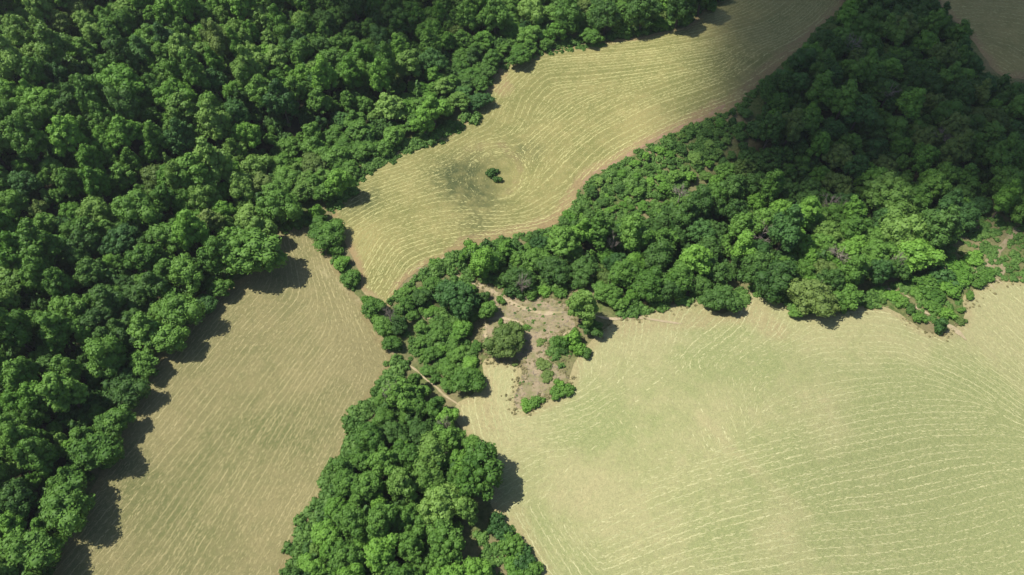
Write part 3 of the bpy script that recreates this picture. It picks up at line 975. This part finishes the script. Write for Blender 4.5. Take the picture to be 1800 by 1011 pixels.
# ------------------------------------------------------------------ uncountable growth: geometry-node masses
def mass(name, pts, scl, rot, pick, sources, kind='stuff'):
    """one object that sets its sources (lists of meshes) on the given points"""
    me = bpy.data.meshes.new(name)
    me.vertices.add(len(pts))
    me.vertices.foreach_set('co', np.asarray(pts, np.float32).ravel())
    for nm, arr, ty in (('scl', scl, 'FLOAT_VECTOR'), ('rot', rot, 'FLOAT_VECTOR')):
        at = me.attributes.new(nm, ty, 'POINT')
        at.data.foreach_set('vector', np.asarray(arr, np.float32).ravel())
    at = me.attributes.new('pick', 'INT', 'POINT')
    at.data.foreach_set('value', np.asarray(pick, np.int32))
    me.update()
    o = bpy.data.objects.new(name, me)
    COL.objects.link(o)
    o['kind'] = kind
    ng = bpy.data.node_groups.new(name, 'GeometryNodeTree')
    ng.interface.new_socket('Geometry', in_out='INPUT', socket_type='NodeSocketGeometry')
    ng.interface.new_socket('Geometry', in_out='OUTPUT', socket_type='NodeSocketGeometry')
    gi = ng.nodes.new('NodeGroupInput'); go = ng.nodes.new('NodeGroupOutput')
    L = ng.links.new

    def named(nm, ty):
        n = ng.nodes.new('GeometryNodeInputNamedAttribute')
        n.data_type = ty
        n.inputs['Name'].default_value = nm
        return n.outputs[0]
    final = ng.nodes.new('GeometryNodeJoinGeometry')
    er = ng.nodes.new('FunctionNodeEulerToRotation')
    L(named('rot', 'FLOAT_VECTOR'), er.inputs[0])
    sv = named('scl', 'FLOAT_VECTOR'); pv = named('pick', 'INT')
    for srcs in sources:
        for k, ob in enumerate(srcs):
            oi = ng.nodes.new('GeometryNodeObjectInfo')
            oi.transform_space = 'ORIGINAL'
            oi.inputs['Object'].default_value = ob
            oi.inputs['As Instance'].default_value = True
            cmp_ = ng.nodes.new('FunctionNodeCompare')
            cmp_.data_type = 'INT'; cmp_.operation = 'EQUAL'
            L(pv, cmp_.inputs[2]); cmp_.inputs[3].default_value = k
            ip = ng.nodes.new('GeometryNodeInstanceOnPoints')
            L(gi.outputs[0], ip.inputs['Points'])
            L(cmp_.outputs[0], ip.inputs['Selection'])
            L(oi.outputs['Geometry'], ip.inputs['Instance'])
            L(er.outputs[0], ip.inputs['Rotation'])
            L(sv, ip.inputs['Scale'])
            L(ip.outputs[0], final.inputs[0])
    L(final.outputs[0], go.inputs[0])
    md = o.modifiers.new('growth', 'NODES')
    md.node_group = ng
    return o


for zone_set, nm in (({F_}, 'forest_canopy'), ({W_, C_, S_, 'on the scrubby wood edge'}, 'woodland_canopy')):
    rest = [t for i, t in enumerate(TREES) if i not in single and (t['zone'] in zone_set)]
    keys = {}
    srcs = [t for i, t in enumerate(TREES) if i in single]
    for t in srcs:
        keys.setdefault((t['p'], t['tint']), t)
    names = list(keys)
    kp = []
    for t in rest:
        k = (t['p'], t['tint'])
        if k not in keys:
            same = [n for n in names if n[1] == t['tint']] or [n for n in names if n[0] == t['p']] or names
            k = random.choice(same)
        kp.append(names.index(k))
    pts = [(t['x'], t['y'], t['z']) for t in rest]
    sc_ = []
    for t, k in zip(rest, kp):
        P = PROTO[names[k][0]]
        s = t['r'] / P['rad']
        sc_.append((s, s, s * t['tall']))
    if rest:
        mass(nm, pts, sc_, [(rng.normal(0, .03), rng.normal(0, .03), t['rot']) for t in rest], kp,
             [[keys[n]['crown'] for n in names], [keys[n]['trunk'] for n in names]])

# ------------------------------------------------------------------ single shrubs
SHRUB_LIST = [
    (864, 305, 20, 1, 'dark green', 'dark shrub in the middle of the hollow in the upper hay field', .8),
    (874, 316, 16, 0, 'dark green', 'smaller dark shrub at the lower side of the hollow in upper hay field', .8),
    (1650, 577, 24, 2, 'blue-green', 'lone dark shrub below the right scrub on the pale field', 1.1),
    (984, 603, 26, 0, 'mid-green', 'round shrub on the right side of the clearing, leftmost of its cluster', .9),
    (990, 616, 16, 1, 'dark green', 'small dark shrub below the leftmost shrub of the clearing cluster', .9),
    (1008, 600, 28, 2, 'bright green', 'bright shrub in middle of the cluster right of the clearing', 1.0),
    (1018, 615, 26, 1, 'bright green', 'bright shrub at the lower middle of the cluster right of the clearing', 1.0),
    (1032, 622, 20, 0, 'dark green', 'dark shrub at the lower right of the cluster beside the pale field', .9),
    (1008, 588, 20, 0, 'mid-green', 'shrub at the top of the cluster right of the clearing', .9),
    (978, 690, 26, 3, 'mid-green', 'left shrub of the upper pair below the clearing', .8), (998, 686, 24, 1, 'mid-green', 'right shrub of the upper pair below the clearing', .8), (985, 678, 22, 0, 'bright green', 'bright shrub behind the upper pair below the clearing', .9),
    (926, 712, 24, 3, 'bright green', 'left low shrub at the lowest tip of the clearing', .7), (942, 707, 24, 1, 'mid-green', 'right low shrub at the lowest tip of the clearing', .7),
    (105, 948, 30, 0, 'bright green', 'bright shrub in forest shade beside the lower tan field', 1.), (252, 664, 26, 1, 'mid-green', 'shrub at the forest foot beside the tan field shade', 1.),
    (872, 918, 32, 1, 'blue-green', 'topmost shrub of the hedge beside the bottom copse', 1.), (884, 938, 36, 3, 'blue-green', 'second shrub of the hedge beside the bottom copse', .9), (900, 962, 44, 1, 'mid-green', 'third and wider shrub of the hedge beside the bottom copse', .9),
    (922, 985, 42, 3, 'blue-green', 'fourth shrub of the hedge beside the bottom copse', .9), (938, 1004, 34, 0, 'mid-green', 'lowest shrub of the hedge, at the bottom edge', .9), (905, 998, 40, 3, 'bright green', 'low bright shrub left of the hedge end at the bottom edge', .7),
    (560, 382, 26, 2, 'bright green', 'slim shrub topping the hedge at the tan field tip', 1.2), (592, 442, 24, 0, 'mid-green', 'shrub on the left flank of the upper hedge', .9), (626, 492, 16, 0, 'bright green', 'little shrub at the bottom end of the upper hedge', .9),
    (645, 528, 20, 0, 'bright green', 'little shrub at the top end of the lower hedge', .9), (680, 585, 20, 1, 'mid-green', 'shrub in the middle of the lower hedge', .9), (697, 612, 18, 0, 'dark green', 'little dark shrub at the bottom end of the lower hedge', .9),
    (1610, 515, 24, 3, 'mid-green', None, .7), (1585, 530, 24, 1, 'mid-green', None, .7), (1600, 545, 20, 0, 'dark green', None, .8), (1614, 560, 22, 1, 'mid-green', None, .8), (1640, 520, 40, 3, 'mid-green', None, .7), (1665, 505, 44, 3, 'bright green', None, .7),
    (1650, 490, 46, 1, 'blue-green', None, .8), (1690, 490, 36, 3, 'bright green', None, .7), (1720, 500, 24, 0, 'mid-green', None, .7), (1640, 540, 30, 3, 'mid-green', None, .7), (1662, 552, 26, 1, 'bright green', None, .7), (1690, 545, 14, 0, 'mid-green', None, .8),
    (1570, 520, 26, 3, 'bright green', None, .6), (1545, 515, 28, 3, 'mid-green', None, .6), (1735, 485, 30, 3, 'mid-green', None, .6), (1705, 520, 18, 0, 'mid-green', None, .7), (1680, 470, 40, 3, 'bright green', None, .6), (1625, 500, 40, 1, 'mid-green', None, .8),
    (1712, 455, 34, 3, 'bright green', None, .6), (1690, 565, 18, 1, 'olive green', None, .5), (880, 528, 18, 0, 'mid-green', 'small shrub at the path bend in the clearing', .8), (902, 515, 30, 1, 'dark green', None, .9), (935, 518, 26, 0, 'mid-green', None, .8), (955, 512, 26, 3, 'bright green', None, .8), (985, 515, 24, 1, 'mid-green', None, .8),
    (1000, 385, 30, 3, 'bright green', None, .8), (960, 420, 24, 0, 'bright green', None, .8), (880, 432, 26, 1, 'mid-green', None, .8), (830, 440, 30, 0, 'bright green', None, .9), (765, 465, 22, 0, 'mid-green', 'shrub beside the small pale path at the upper field corner', .9),
    (880, 565, 12, 0, 'mid-green', 'tiny green shrub on bare soil in the clearing', .6), (925, 575, 14, 1, 'mid-green', 'small weedy shrub in the middle of the clearing', .6), (950, 600, 16, 3, 'olive green', None, .5), (905, 640, 10, 0, 'olive green', 'tiny olive shrub below the olive domed tree', .6),
    (955, 640, 26, 3, 'olive green', 'low olive shrub in the lower half of the clearing', .45), (962, 660, 24, 3, 'olive green', 'second low olive shrub in the lower half of the clearing', .45), (828, 632, 14, 0, 'dark green', None, .7),
]
for u, v, dia, k, tint, lab, tall in SHRUB_LIST:
    S = SHRUBS[k]
    x, y = ground(np.array([u]), np.array([v]), .8)
    x, y = float(x[0]), float(y[0])
    z = float(height(x, y))
    w = float(project(x, y, z)[2])
    s = dia * w / FPX * .5 / S['rad']
    lab = lab or say(f"{tint} shrub {'in the rough scrub at right' if u > 1500 else 'by the scrub edge'}, {where(u, v)}", u, v)
    e = empty('shrub', x, y, z, lab, 'shrub', 'shrubs around the fields')
    e.scale = (s, s, s * tall)
    e.rotation_euler = (0, 0, random.uniform(0, 6.28))
    child('foliage', S['foliage'], LEAF[tint], e)
    child('stems', S['stems'], None, e)

DEAD_LIST = [
    (1340, 412, 48, 0, 'grey leafless tree with a pinkish cast in the right wood', .75), (1476, 450, 40, 1, 'brown-grey bare tree near the big olive tree of the shaded wood', .75), (1505, 480, 34, 0, 'small bare brown tree near the wood edge above the pale field', .7),
    (918, 508, 30, 1, 'grey bare tree beside the path above the clearing', .6), (690, 698, 36, 0, 'brown-topped bare tree at the upper tip of the bottom copse', .7), (784, 752, 26, 1, 'small brown bare tree on the right side of the bottom copse', .8), (688, 566, 24, 0, 'grey bare tree in the lower hedge between fields', .6),
    (1565, 158, 36, 1, 'grey bare tree in the cloud-shaded part of the shaded wood', .9), (1500, 75, 34, 0, 'dull bare tree in the shaded wood beside upper hay field', .9), (1655, 235, 40, 1, 'purplish bare tree deep in the cloud-shaded wood', .9), (1460, 355, 40, 0, 'reddish bare tree in the middle of the shaded wood', .9),
    (1480, 375, 30, 1, 'small pinkish bare tree below the reddish one in right wood', .9), (1075, 440, 24, 0, 'small bare tree at the left end of the shaded wood', .7), (1195, 345, 30, 1, 'bare tree above the scrub slope at the wood edge', .7), (1570, 470, 26, 0, 'little bare tree near the right end of the wood', .6),
]
for u, v, dia, k, lab, tall in DEAD_LIST:
    zc = 9.0 * tall
    s = 1.0
    for _ in range(3):
        x, y = ground(np.array([u]), np.array([v]), zc * s)
        w = float(project(x, y, height(x, y) + zc * s)[2][0])
        s = dia * 1.2 * w / FPX * .5 / 5.0
    x, y = float(x[0]), float(y[0])
    e = empty('dead_tree', x, y, float(height(x, y)), lab, 'dead tree', 'dead trees in the woods')
    sz = max(s * tall, 1.0) * 1.15
    e.scale = (s, s, sz)
    e.rotation_euler = (0, 0, random.uniform(0, 6.28))
    child('branches', DEAD[k][0], None, e)
    child('trunk', DEAD[k][1], None, e)


# ------------------------------------------------------------------ undergrowth and brambles
def leafy_bush(name, seed, mat, rad, zc, rz, nl, lobe, leaves, leaf):
    v, f, tn = crown_data(seed, rad, zc, rz, nl, lobe, leaves, leaf, .9)
    return v, f, tn


def growth(name, polys, density, smin, smax, mat, seed, flat, avoid=()):
    """a mass of low growth: leaf sprigs in clumps strewn over the zones, one instanced object"""
    src = []
    for k in range(3):
        v, f, tn = crown_data(seed + k, 1.5, .55, .9, 8, .5, 300, .24, .9)
        src.append((v, f, tn))
    pts = []; scl = []
    for poly in polys:
        w = to_world(poly)
        a = np.array(w)
        area = (a[:, 0].max() - a[:, 0].min()) * (a[:, 1].max() - a[:, 1].min())
        n = int(area * density)
        x = rng.uniform(a[:, 0].min(), a[:, 0].max(), n); y = rng.uniform(a[:, 1].min(), a[:, 1].max(), n)
        ok = inside(x, y, w) & (wav(x, y, 7.0) + rng.normal(0, .5, n) > -.75)
        for av in avoid:
            ok &= ~inside(x, y, av)
        x, y = x[ok], y[ok]
        s = rng.uniform(smin, smax, len(x)) * (1 + .3 * wav(x, y, 9))
        pts.append(np.column_stack([x, y, height(x, y) - .1]))
        scl.append(np.column_stack([s, s, s * rng.uniform(.7, 1.3, len(x)) * flat]))
    pts = np.concatenate(pts); scl = np.concatenate(scl)
    pick = rng.integers(0, 3, len(pts))
    # the three clump shapes are written out as this object's own hidden-free sources: small parts placed among the growth
    holders = []
    for k in range(3):
        v, f, tn = src[k]
        o = mesh_obj(name, v, f, mat, attrs={'tone': tn}, kind='stuff')
        o.location = pts[k]; o.scale = scl[k]
        holders.append(o)
    mass(name, pts[3:], scl[3:], np.column_stack([np.zeros((len(pts) - 3, 2)), rng.uniform(0, 6.28, len(pts) - 3)]), pick[3:], [holders])
    return len(pts)


n1 = growth('undergrowth', [FOREST, WOOD, COPSE], .085, 1.0, 2.2, UNDER, 500, 1.3)
n2 = growth('brambles', [SCRUB, SCRUBWOOD, FRINGE], .30, .7, 1.35, BRAMBLE, 520, .9, [out_gold, out_clear])
n3 = growth('rough_weeds', [RIGHTSCRUB, [(1640, 430), (1700, 378), (1830, 380), (1830, 500), (1765, 490), (1720, 440), (1660, 470)], [(985, 590), (960, 604), (948, 625), (965, 668), (985, 672), (990, 640), (1005, 615)], [(862, 925), (880, 960), (905, 1000), (870, 1030), (850, 980), (845, 940)], [(1020, 330), (1036, 318), (1016, 395), (985, 402)]], .34, .5, .95, BRAMBLE, 540, .7, [out_clear])
n4 = growth('clearing_weeds', [CLEARING], .16, .12, .42, BRAMBLE, 570, .8)
n5 = growth('clearing_dry_grass', [CLEARING], .20, .10, .35, DRY, 575, .8)
print('growth', n1, n2, n3, n4, n5)


def edge_strip(px, half):
    o = strip_outline(px, half * 2, False)
    return o


def margin(name, lines, per_m, smin, smax, mat, seed, width):
    P = []
    S = []
    for px in lines:
        w = np.array(to_world(px))
        seg = np.hypot(*np.diff(w, axis=0).T); s = np.concatenate([[0], np.cumsum(seg)])
        n = int(s[-1] * per_m)
        q = rng.uniform(0, s[-1], n)
        x = np.interp(q, s, w[:, 0]) + rng.normal(0, width, n); y = np.interp(q, s, w[:, 1]) + rng.normal(0, width, n)
        P.append(np.column_stack([x, y, height(x, y) - .05]))
        k = rng.uniform(smin, smax, n)
        S.append(np.column_stack([k, k, k * rng.uniform(.6, 1.1, n)]))
    P = np.concatenate(P); S = np.concatenate(S)
    hold = []
    for k in range(2):
        v, f, tn = crown_data(seed + k, 1.3, .5, .8, 7, .5, 260, .22, .9)
        o = mesh_obj(name, v, f, mat, attrs={'tone': tn}, kind='stuff')
        o.location = P[k]; o.scale = S[k]
        hold.append(o)
    mass(name, P[2:], S[2:], np.column_stack([np.zeros((len(P) - 2, 2)), rng.uniform(0, 6.28, len(P) - 2)]), rng.integers(0, 2, len(P) - 2), [hold])


margin('forest_fringe', [
    [(878, 112), (905, 100), (945, 88), (985, 76), (1060, 66), (1140, 54), (1200, 40)], [(856, 120), (852, 150), (846, 178)], [(838, 204), (800, 222), (745, 244), (700, 262), (655, 288), (620, 318), (590, 356), (572, 372)],
    [(1090, 545), (1150, 540), (1215, 522), (1300, 520), (1350, 505), (1390, 535), (1430, 545), (1500, 530), (1540, 525)],
    [(800, 480), (840, 480), (880, 500), (940, 505), (1000, 505)], [(480, 405), (505, 395), (545, 385)], [(700, 646), (680, 664), (652, 712), (622, 768), (588, 838), (562, 895), (538, 940), (512, 992)], [(250, 668), (262, 650)]], 1.5, .8, 1.9, BRAMBLE, 580, 1.6)
margin('dry_tufts', [CLEARING + CLEARING[:1], CLEARING + CLEARING[:1], [(845, 640), (870, 632), (905, 645)], [(1045, 598), (1075, 566), (1160, 548), (1230, 530)], [(1602, 568), (1640, 590), (1672, 585), (1700, 545), (1742, 496), (1800, 492)],
    [(1310, 512), (1345, 512), (1385, 540)], [(1440, 552), (1520, 542), (1560, 540), (1600, 568)]], 1.6, .12, .45, DRY, 590, 1.3)
margin('margin_weeds', [
    [(1036, 320), (1092, 290), (1142, 260), (1202, 231), (1244, 215), (1292, 196), (1334, 156), (1360, 134), (1404, 96), (1436, 60), (1484, 15)],
    [(1020, 345), (1012, 372), (988, 398), (950, 414), (900, 424), (850, 436), (800, 448), (762, 468)],
    [(870, 125), (905, 106), (980, 90), (1060, 78)], [(826, 214), (785, 240), (718, 264), (655, 296), (612, 338), (588, 372)],
    [(706, 640), (684, 658), (657, 704), (627, 762), (592, 832), (564, 892), (542, 932), (517, 984)],
    [(560, 400), (580, 440), (600, 468), (625, 500)], [(648, 530), (668, 570), (695, 612)],
    [(862, 905), (890, 935), (925, 985), (945, 1011)], [(700, 510), (694, 540), (700, 560), (715, 590), (735, 630)],
], 1.8, .3, 1.05, BRAMBLE, 560, .9)

# ------------------------------------------------------------------ hay: mown rows as real ridges of cut grass
GUIDE = {
    'tan': [(400, 560, 48), (500, 560, 46), (580, 620, 52), (450, 700, 53), (300, 780, 52), (350, 850, 55), (450, 850, 60), (550, 750, 62), (250, 950, 52), (400, 960, 60), (500, 940, 62),
            (535, 430, -72), (600, 480, -66), (560, 465, -76), (660, 580, -60), (625, 540, -68)],
    'gold': [(680, 330, 18), (760, 300, 20), (620, 380, 32), (700, 390, 18), (790, 380, 6), (750, 430, 16), (640, 440, 62), (670, 480, 60), (900, 400, 8), (860, 385, -2), (960, 350, 32), (985, 300, 46),
             (838, 312, 88), (908, 310, 82), (872, 348, 2), (870, 272, 3), (845, 285, 40), (900, 285, -40), (845, 340, -40), (900, 338, 40), (960, 250, 42), (1000, 220, 35), (900, 190, 72), (925, 150, 45), (1000, 130, 3),
             (1100, 110, 5), (1200, 100, 9), (1300, 60, 16), (1380, 30, 32), (1200, 170, 18), (1100, 220, 28), (1250, 180, 22), (1330, 110, 35), (800, 250, 30), (1420, 20, 45)],
    'pale': [(1500, 950, 3), (1300, 990, 8), (1300, 900, 15), (1400, 850, 15), (1600, 800, 12), (1700, 750, 3), (1750, 900, 14), (1600, 950, 10), (1200, 850, 18), (1150, 900, 22), (1100, 960, 22), (1000, 980, -55),
             (955, 940, -60), (1240, 680, -72), (1210, 730, -60), (1500, 700, 12), (1600, 700, 5), (1650, 640, -25), (1750, 680, -35), (1780, 600, -45), (1500, 620, 0), (1380, 620, 22), (1350, 560, 72), (1250, 600, 35),
             (1150, 650, 33), (1050, 700, 30), (1000, 740, 20), (950, 745, 8), (980, 790, 5), (1080, 610, 85), (1010, 640, -75), (1150, 590, 85), (1100, 770, -48), (870, 680, 80), (865, 740, -72), (930, 830, 30), (1000, 860, 62), (1060, 800, 60)],
    'far': [(1750, 60, -12), (1780, 100, -32), (1700, 30, 5)],
}


BALD = {'gold': [(815, 312, 8, .8), (848, 360, 6.5, .6), (835, 400, 5, .5), (840, 330, 8, .7), (872, 310, 17, .9), (900, 290, 8, .5), (640, 345, 6, .6), (1230, 205, 6, .6), (1330, 120, 16, .3)],
        'tan': [(660, 620, 10, .5), (490, 960, 10, .5), (400, 1000, 8, .3)],
        'pale': [(1060, 845, 10, .8), (1030, 880, 9, .8), (1250, 680, 10, .3), (880, 690, 8, .4), (1650, 545, 16, .6), (1400, 660, 10, .7), (1720, 540, 16, .5), (1780, 960, 24, .5), (1330, 530, 6, .4), (1120, 600, 10, .4), (1000, 600, 10, .4), (1130, 725, 13, .95), (1230, 690, 15, .85), (1090, 790, 9, .8), (1180, 760, 10, .8), (1000, 830, 8, .6), (1360, 640, 10, .6)]}


def rows(name, key, outline, mat, gap, thin, seed, strands=3):
    g = np.random.default_rng(seed)
    o = np.array(outline)
    x0, y0 = o.min(0); x1, y1 = o.max(0)
    st = 1.5
    nx, ny = int((x1 - x0) / st) + 2, int((y1 - y0) / st) + 2
    X, Y = np.meshgrid(x0 + np.arange(nx) * st, y0 + np.arange(ny) * st)
    ins = inside(X, Y, outline)
    d = dist_poly(X, Y, outline + [outline[0]])
    ins &= d > 1.4 + .6 * wav(X, Y, 7)
    pu, pv, _ = project(X, Y, height(X, Y))
    ins &= (pu > -60) & (pu < 1860) & (pv > -40) & (pv < 1050)
    c2 = np.zeros_like(X); s2 = np.zeros_like(X)
    for u, v, a in GUIDE[key]:
        ax, ay = ground(np.array([u, u + 6 * math.cos(R(a))]), np.array([v, v - 6 * math.sin(R(a))]))
        th = math.atan2(ay[1] - ay[0], ax[1] - ax[0])
        w = 1 / ((X - ax[0]) ** 2 + (Y - ay[0]) ** 2 + 25) ** 1.8
        c2 += w * math.cos(2 * th); s2 += w * math.sin(2 * th)
    TH = np.arctan2(s2, c2) / 2
    TH = TH + .03 * wav(X, Y, 14)

    def cellof(x, y):
        return int((y - y0) / st + .5), int((x - x0) / st + .5)
    hash_ = {}

    def near(x, y, lim, skip):
        cx, cy = int(x // gap), int(y // gap)
        for ax in (-1, 0, 1):
            for ay in (-1, 0, 1):
                for (px, py, ln) in hash_.get((cx + ax, cy + ay), ()):
                    if ln != skip and (px - x) ** 2 + (py - y) ** 2 < lim * lim:
                        return True
        return False
    lines = []
    seeds = [(X[j, i], Y[j, i]) for j in range(0, ny) for i in range(0, nx) if ins[j, i]]
    # grow row by row outward from the first line so that spacing stays even
    queue = [seeds[len(seeds) // 2]]
    rest = seeds[:]
    g.shuffle(rest)
    ri = 0
    step = .8
    while True:
        if queue:
            s = queue.pop(0)
        elif ri < len(rest):
            s = rest[ri]; ri += 1
        else:
            break
        j, i = cellof(*s)
        if not (0 <= j < ny and 0 <= i < nx) or not ins[j, i] or near(s[0], s[1], gap * .93, -1):
            continue
        ln = len(lines)
        half = []
        for sg in (1, -1):
            x, y = s
            seq = []
            pth = None
            for _ in range(400):
                j, i = cellof(x, y)
                if not (0 <= j < ny and 0 <= i < nx) or not ins[j, i] or near(x, y, gap * .72, ln):
                    break
                th = TH[j, i]
                dx, dy = math.cos(th), math.sin(th)
                if pth is None:
                    dx, dy = sg * dx, sg * dy
                elif dx * pth[0] + dy * pth[1] < 0:
                    dx, dy = -dx, -dy
                pth = (dx, dy)
                seq.append((x, y, math.atan2(dy, dx)))
                x += dx * step; y += dy * step
            half.append(seq)
        line = half[1][::-1] + half[0][1:]
        if len(line) < 5:
            continue
        lines.append(line)
        for k, (x, y, th) in enumerate(line):
            hash_.setdefault((int(x // gap), int(y // gap)), []).append((x, y, ln))
            if k % 12 == 6:
                for sg in (1, -1):
                    queue.append((x - sg * math.sin(th) * gap, y + sg * math.cos(th) * gap))
    # lay the cut grass: broken rows, loose tufts, and thin strands lying along the mowing direction
    P0 = np.array([p for l in lines for p in l])
    lt0 = np.concatenate([np.full(len(l), g.normal(.56, .13)) for l in lines])
    bare = np.clip(blobs(P0[:, 0], P0[:, 1], BALD.get(key, [])), 0, .95)
    keep = g.random(len(P0)) < np.clip(thin + .26 * wav(P0[:, 0], P0[:, 1], 16) + .20 * wav(P0[:, 0], P0[:, 1], 5), .10, 1) * (1 - bare)
    P, lt = P0[keep], lt0[keep]
    E = np.concatenate([P0] * strands)
    E = E[g.random(len(E)) < .8 * (1 - .75 * np.concatenate([bare] * strands))].copy()
    lo = g.uniform(-.5, .5, len(E)) * gap
    along = g.uniform(-.5, .5, len(E))
    E[:, 0] += -np.sin(E[:, 2]) * lo + np.cos(E[:, 2]) * along; E[:, 1] += np.cos(E[:, 2]) * lo + np.sin(E[:, 2]) * along
    E[:, 2] += g.normal(0, .16, len(E))
    small = np.concatenate([np.zeros(len(P)), np.ones(len(E))])
    P = np.concatenate([P, E]); lt = np.concatenate([lt, g.normal(.36, .26, len(E))])
    n = len(P)
    lat = g.normal(0, .13 * gap / 2.3, n)
    x = P[:, 0] - np.sin(P[:, 2]) * lat; y = P[:, 1] + np.cos(P[:, 2]) * lat
    th = P[:, 2] + g.normal(0, .16, n)
    L = g.uniform(.35, .75, n) * (1 - .15 * small); Wd = g.uniform(.11, .25, n) * (1 - .5 * small); H = g.uniform(.06, .18, n) * (1 - .5 * small)
    ca, sa = np.cos(th), np.sin(th)

    def pt(a, b, c):
        px = x + ca * a - sa * b; py = y + sa * a + ca * b
        return np.column_stack([px, py, height(px, py) + .05 + c])
    j1, j2 = g.uniform(.75, 1.2, n), g.uniform(.75, 1.2, n)
    q = np.stack([pt(-L, -Wd * .5, 0), pt(L * j1, -Wd * j2, 0), pt(L, Wd * .6, 0), pt(-L * j2, Wd * j1, 0), pt(-L * .5, Wd * .1 * j1, H), pt(L * .5, -Wd * .15, H * j2)], 1)
    base = np.arange(n)[:, None] * 6
    quads = np.concatenate([base + np.array([0, 1, 5, 4]), base + np.array([2, 3, 4, 5])])
    tris = np.concatenate([base + np.array([1, 2, 5]), base + np.array([3, 0, 4])])
    faces = [tuple(f) for f in quads] + [tuple(f) for f in tris]
    tone = np.clip(lt + g.normal(0, .15, n), 0, 1)
    mesh_obj(name, q.reshape(-1, 3), faces, mat, attrs={'tone': np.repeat(tone, 6)}, kind='stuff')
    return len(lines), n


print('rows', rows('cut_hay', 'tan', out_tan, HAY_A, 1.55, .80, 1), rows('cut_hay', 'gold', out_gold, HAY_B, 1.95, .84, 2),
      rows('cut_hay', 'pale', out_pale, HAY_C, 2.05, .86, 3), rows('cut_hay', 'far', out_far, HAY_B, 2.8, .5, 4))

# cut brush strewn over the clearing
g = np.random.default_rng(77)
parts = []
A = np.array(out_clear)
n = 0
while n < 420:
    x, y = g.uniform(A[:, 0].min(), A[:, 0].max()), g.uniform(A[:, 1].min(), A[:, 1].max())
    if not inside(np.array([x]), np.array([y]), out_clear)[0]:
        continue
    z = float(height(x, y)) + .14
    L = g.uniform(.4, 1.6); th = g.uniform(0, 6.28)
    e = np.array([math.cos(th), math.sin(th), g.uniform(0, .25)]) * L
    p = np.array([x, y, z + .04])
    parts.append(tube([p, p + e * .5 + (0, 0, .06), p + e], [.06, .045, .02], 4))
    n += 1
bv, bf = join(parts)
mesh_obj('brush_litter', bv, bf, DEADWOOD, kind='stuff')

# ------------------------------------------------------------------ clouds far above, their shade falls on the upper right of the land
def cloud(px, n, rmin, rmax, alt, seed, thin_to=None):
    g = np.random.default_rng(seed)
    w = np.array(to_world(px))
    k = alt / TO_SUN[2]
    x0, y0 = w.min(0); x1, y1 = w.max(0)
    V = []; F = []
    off = 0
    v, f = ICO2
    m = q = 0
    closed = [tuple(p) for p in w]
    while m < n:
        q += 1                                  # evenly strewn puffs, thinning out towards one side
        x = x0 + (x1 - x0) * ((q * .7548776662 + .13 * seed) % 1); y = y0 + (y1 - y0) * ((q * .5698402910) % 1)
        if not inside(np.array([x]), np.array([y]), closed)[0]:
            continue
        if thin_to is not None and g.random() > (float(project(x, y, 0)[0]) - thin_to[0]) / (thin_to[1] - thin_to[0]):
            continue
        r_ = g.uniform(rmin, rmax)
        c = np.array([x, y, 0]) + TO_SUN * k + np.array([0, 0, g.uniform(-10, 40)])
        sh = 1 + .25 * np.sin(v[:, 0] * 4 + m) * np.sin(v[:, 1] * 5 + 2 * m)
        vv = c + v * (r_ * sh)[:, None] * np.array([1, 1, .7])
        V.append(vv); F.append(f + off); off += len(v); m += 1
    mesh_obj('cloud', np.concatenate(V), np.concatenate(F), CLOUD, smooth=True, kind='structure')


cloud([(1285, -140), (1300, 50), (1305, 150), (1275, 215), (1255, 250), (1300, 310), (1430, 335), (1520, 312), (1620, 312), (1690, 350), (1760, 400), (1830, 430), (2100, 430), (2100, -260), (1290, -260)], 600, 14, 26, 2600, 5)
cloud([(1190, -140), (1210, 40), (1140, 105), (1120, 150), (1190, 195), (1280, 225), (1330, 260), (1400, 300), (1400, 200), (1370, 60), (1345, -140)], 60, 6, 11, 2600, 8, (1130, 1400))
cloud([(560, -120), (820, -120), (800, 40), (720, 90), (620, 110), (590, 30)], 60, 10, 18, 2600, 7)

# ------------------------------------------------------------------ thin summer haze between the drone and the land
t = NT('summer_haze')
pv = t.n('ShaderNodeVolumePrincipled')
pv.inputs['Color'].default_value = (0.86, 0.92, 1.0, 1)
pv.inputs['Density'].default_value = 0.00008
pv.inputs['Anisotropy'].default_value = 0.2
t.l(pv.outputs[0], t.out.inputs['Volume'])
hx, hz0, hz1 = 2990.0, -40.0, 232.0
hv = [(sx * hx, sy * hx + 60, z) for z in (hz0, hz1) for sx, sy in ((-1, -1), (1, -1), (1, 1), (-1, 1))]
mesh_obj('haze', hv, np.array([(3, 2, 1, 0), (4, 5, 6, 7), (0, 1, 5, 4), (1, 2, 6, 5), (2, 3, 7, 6), (3, 0, 4, 7)]), t.m, kind='stuff')
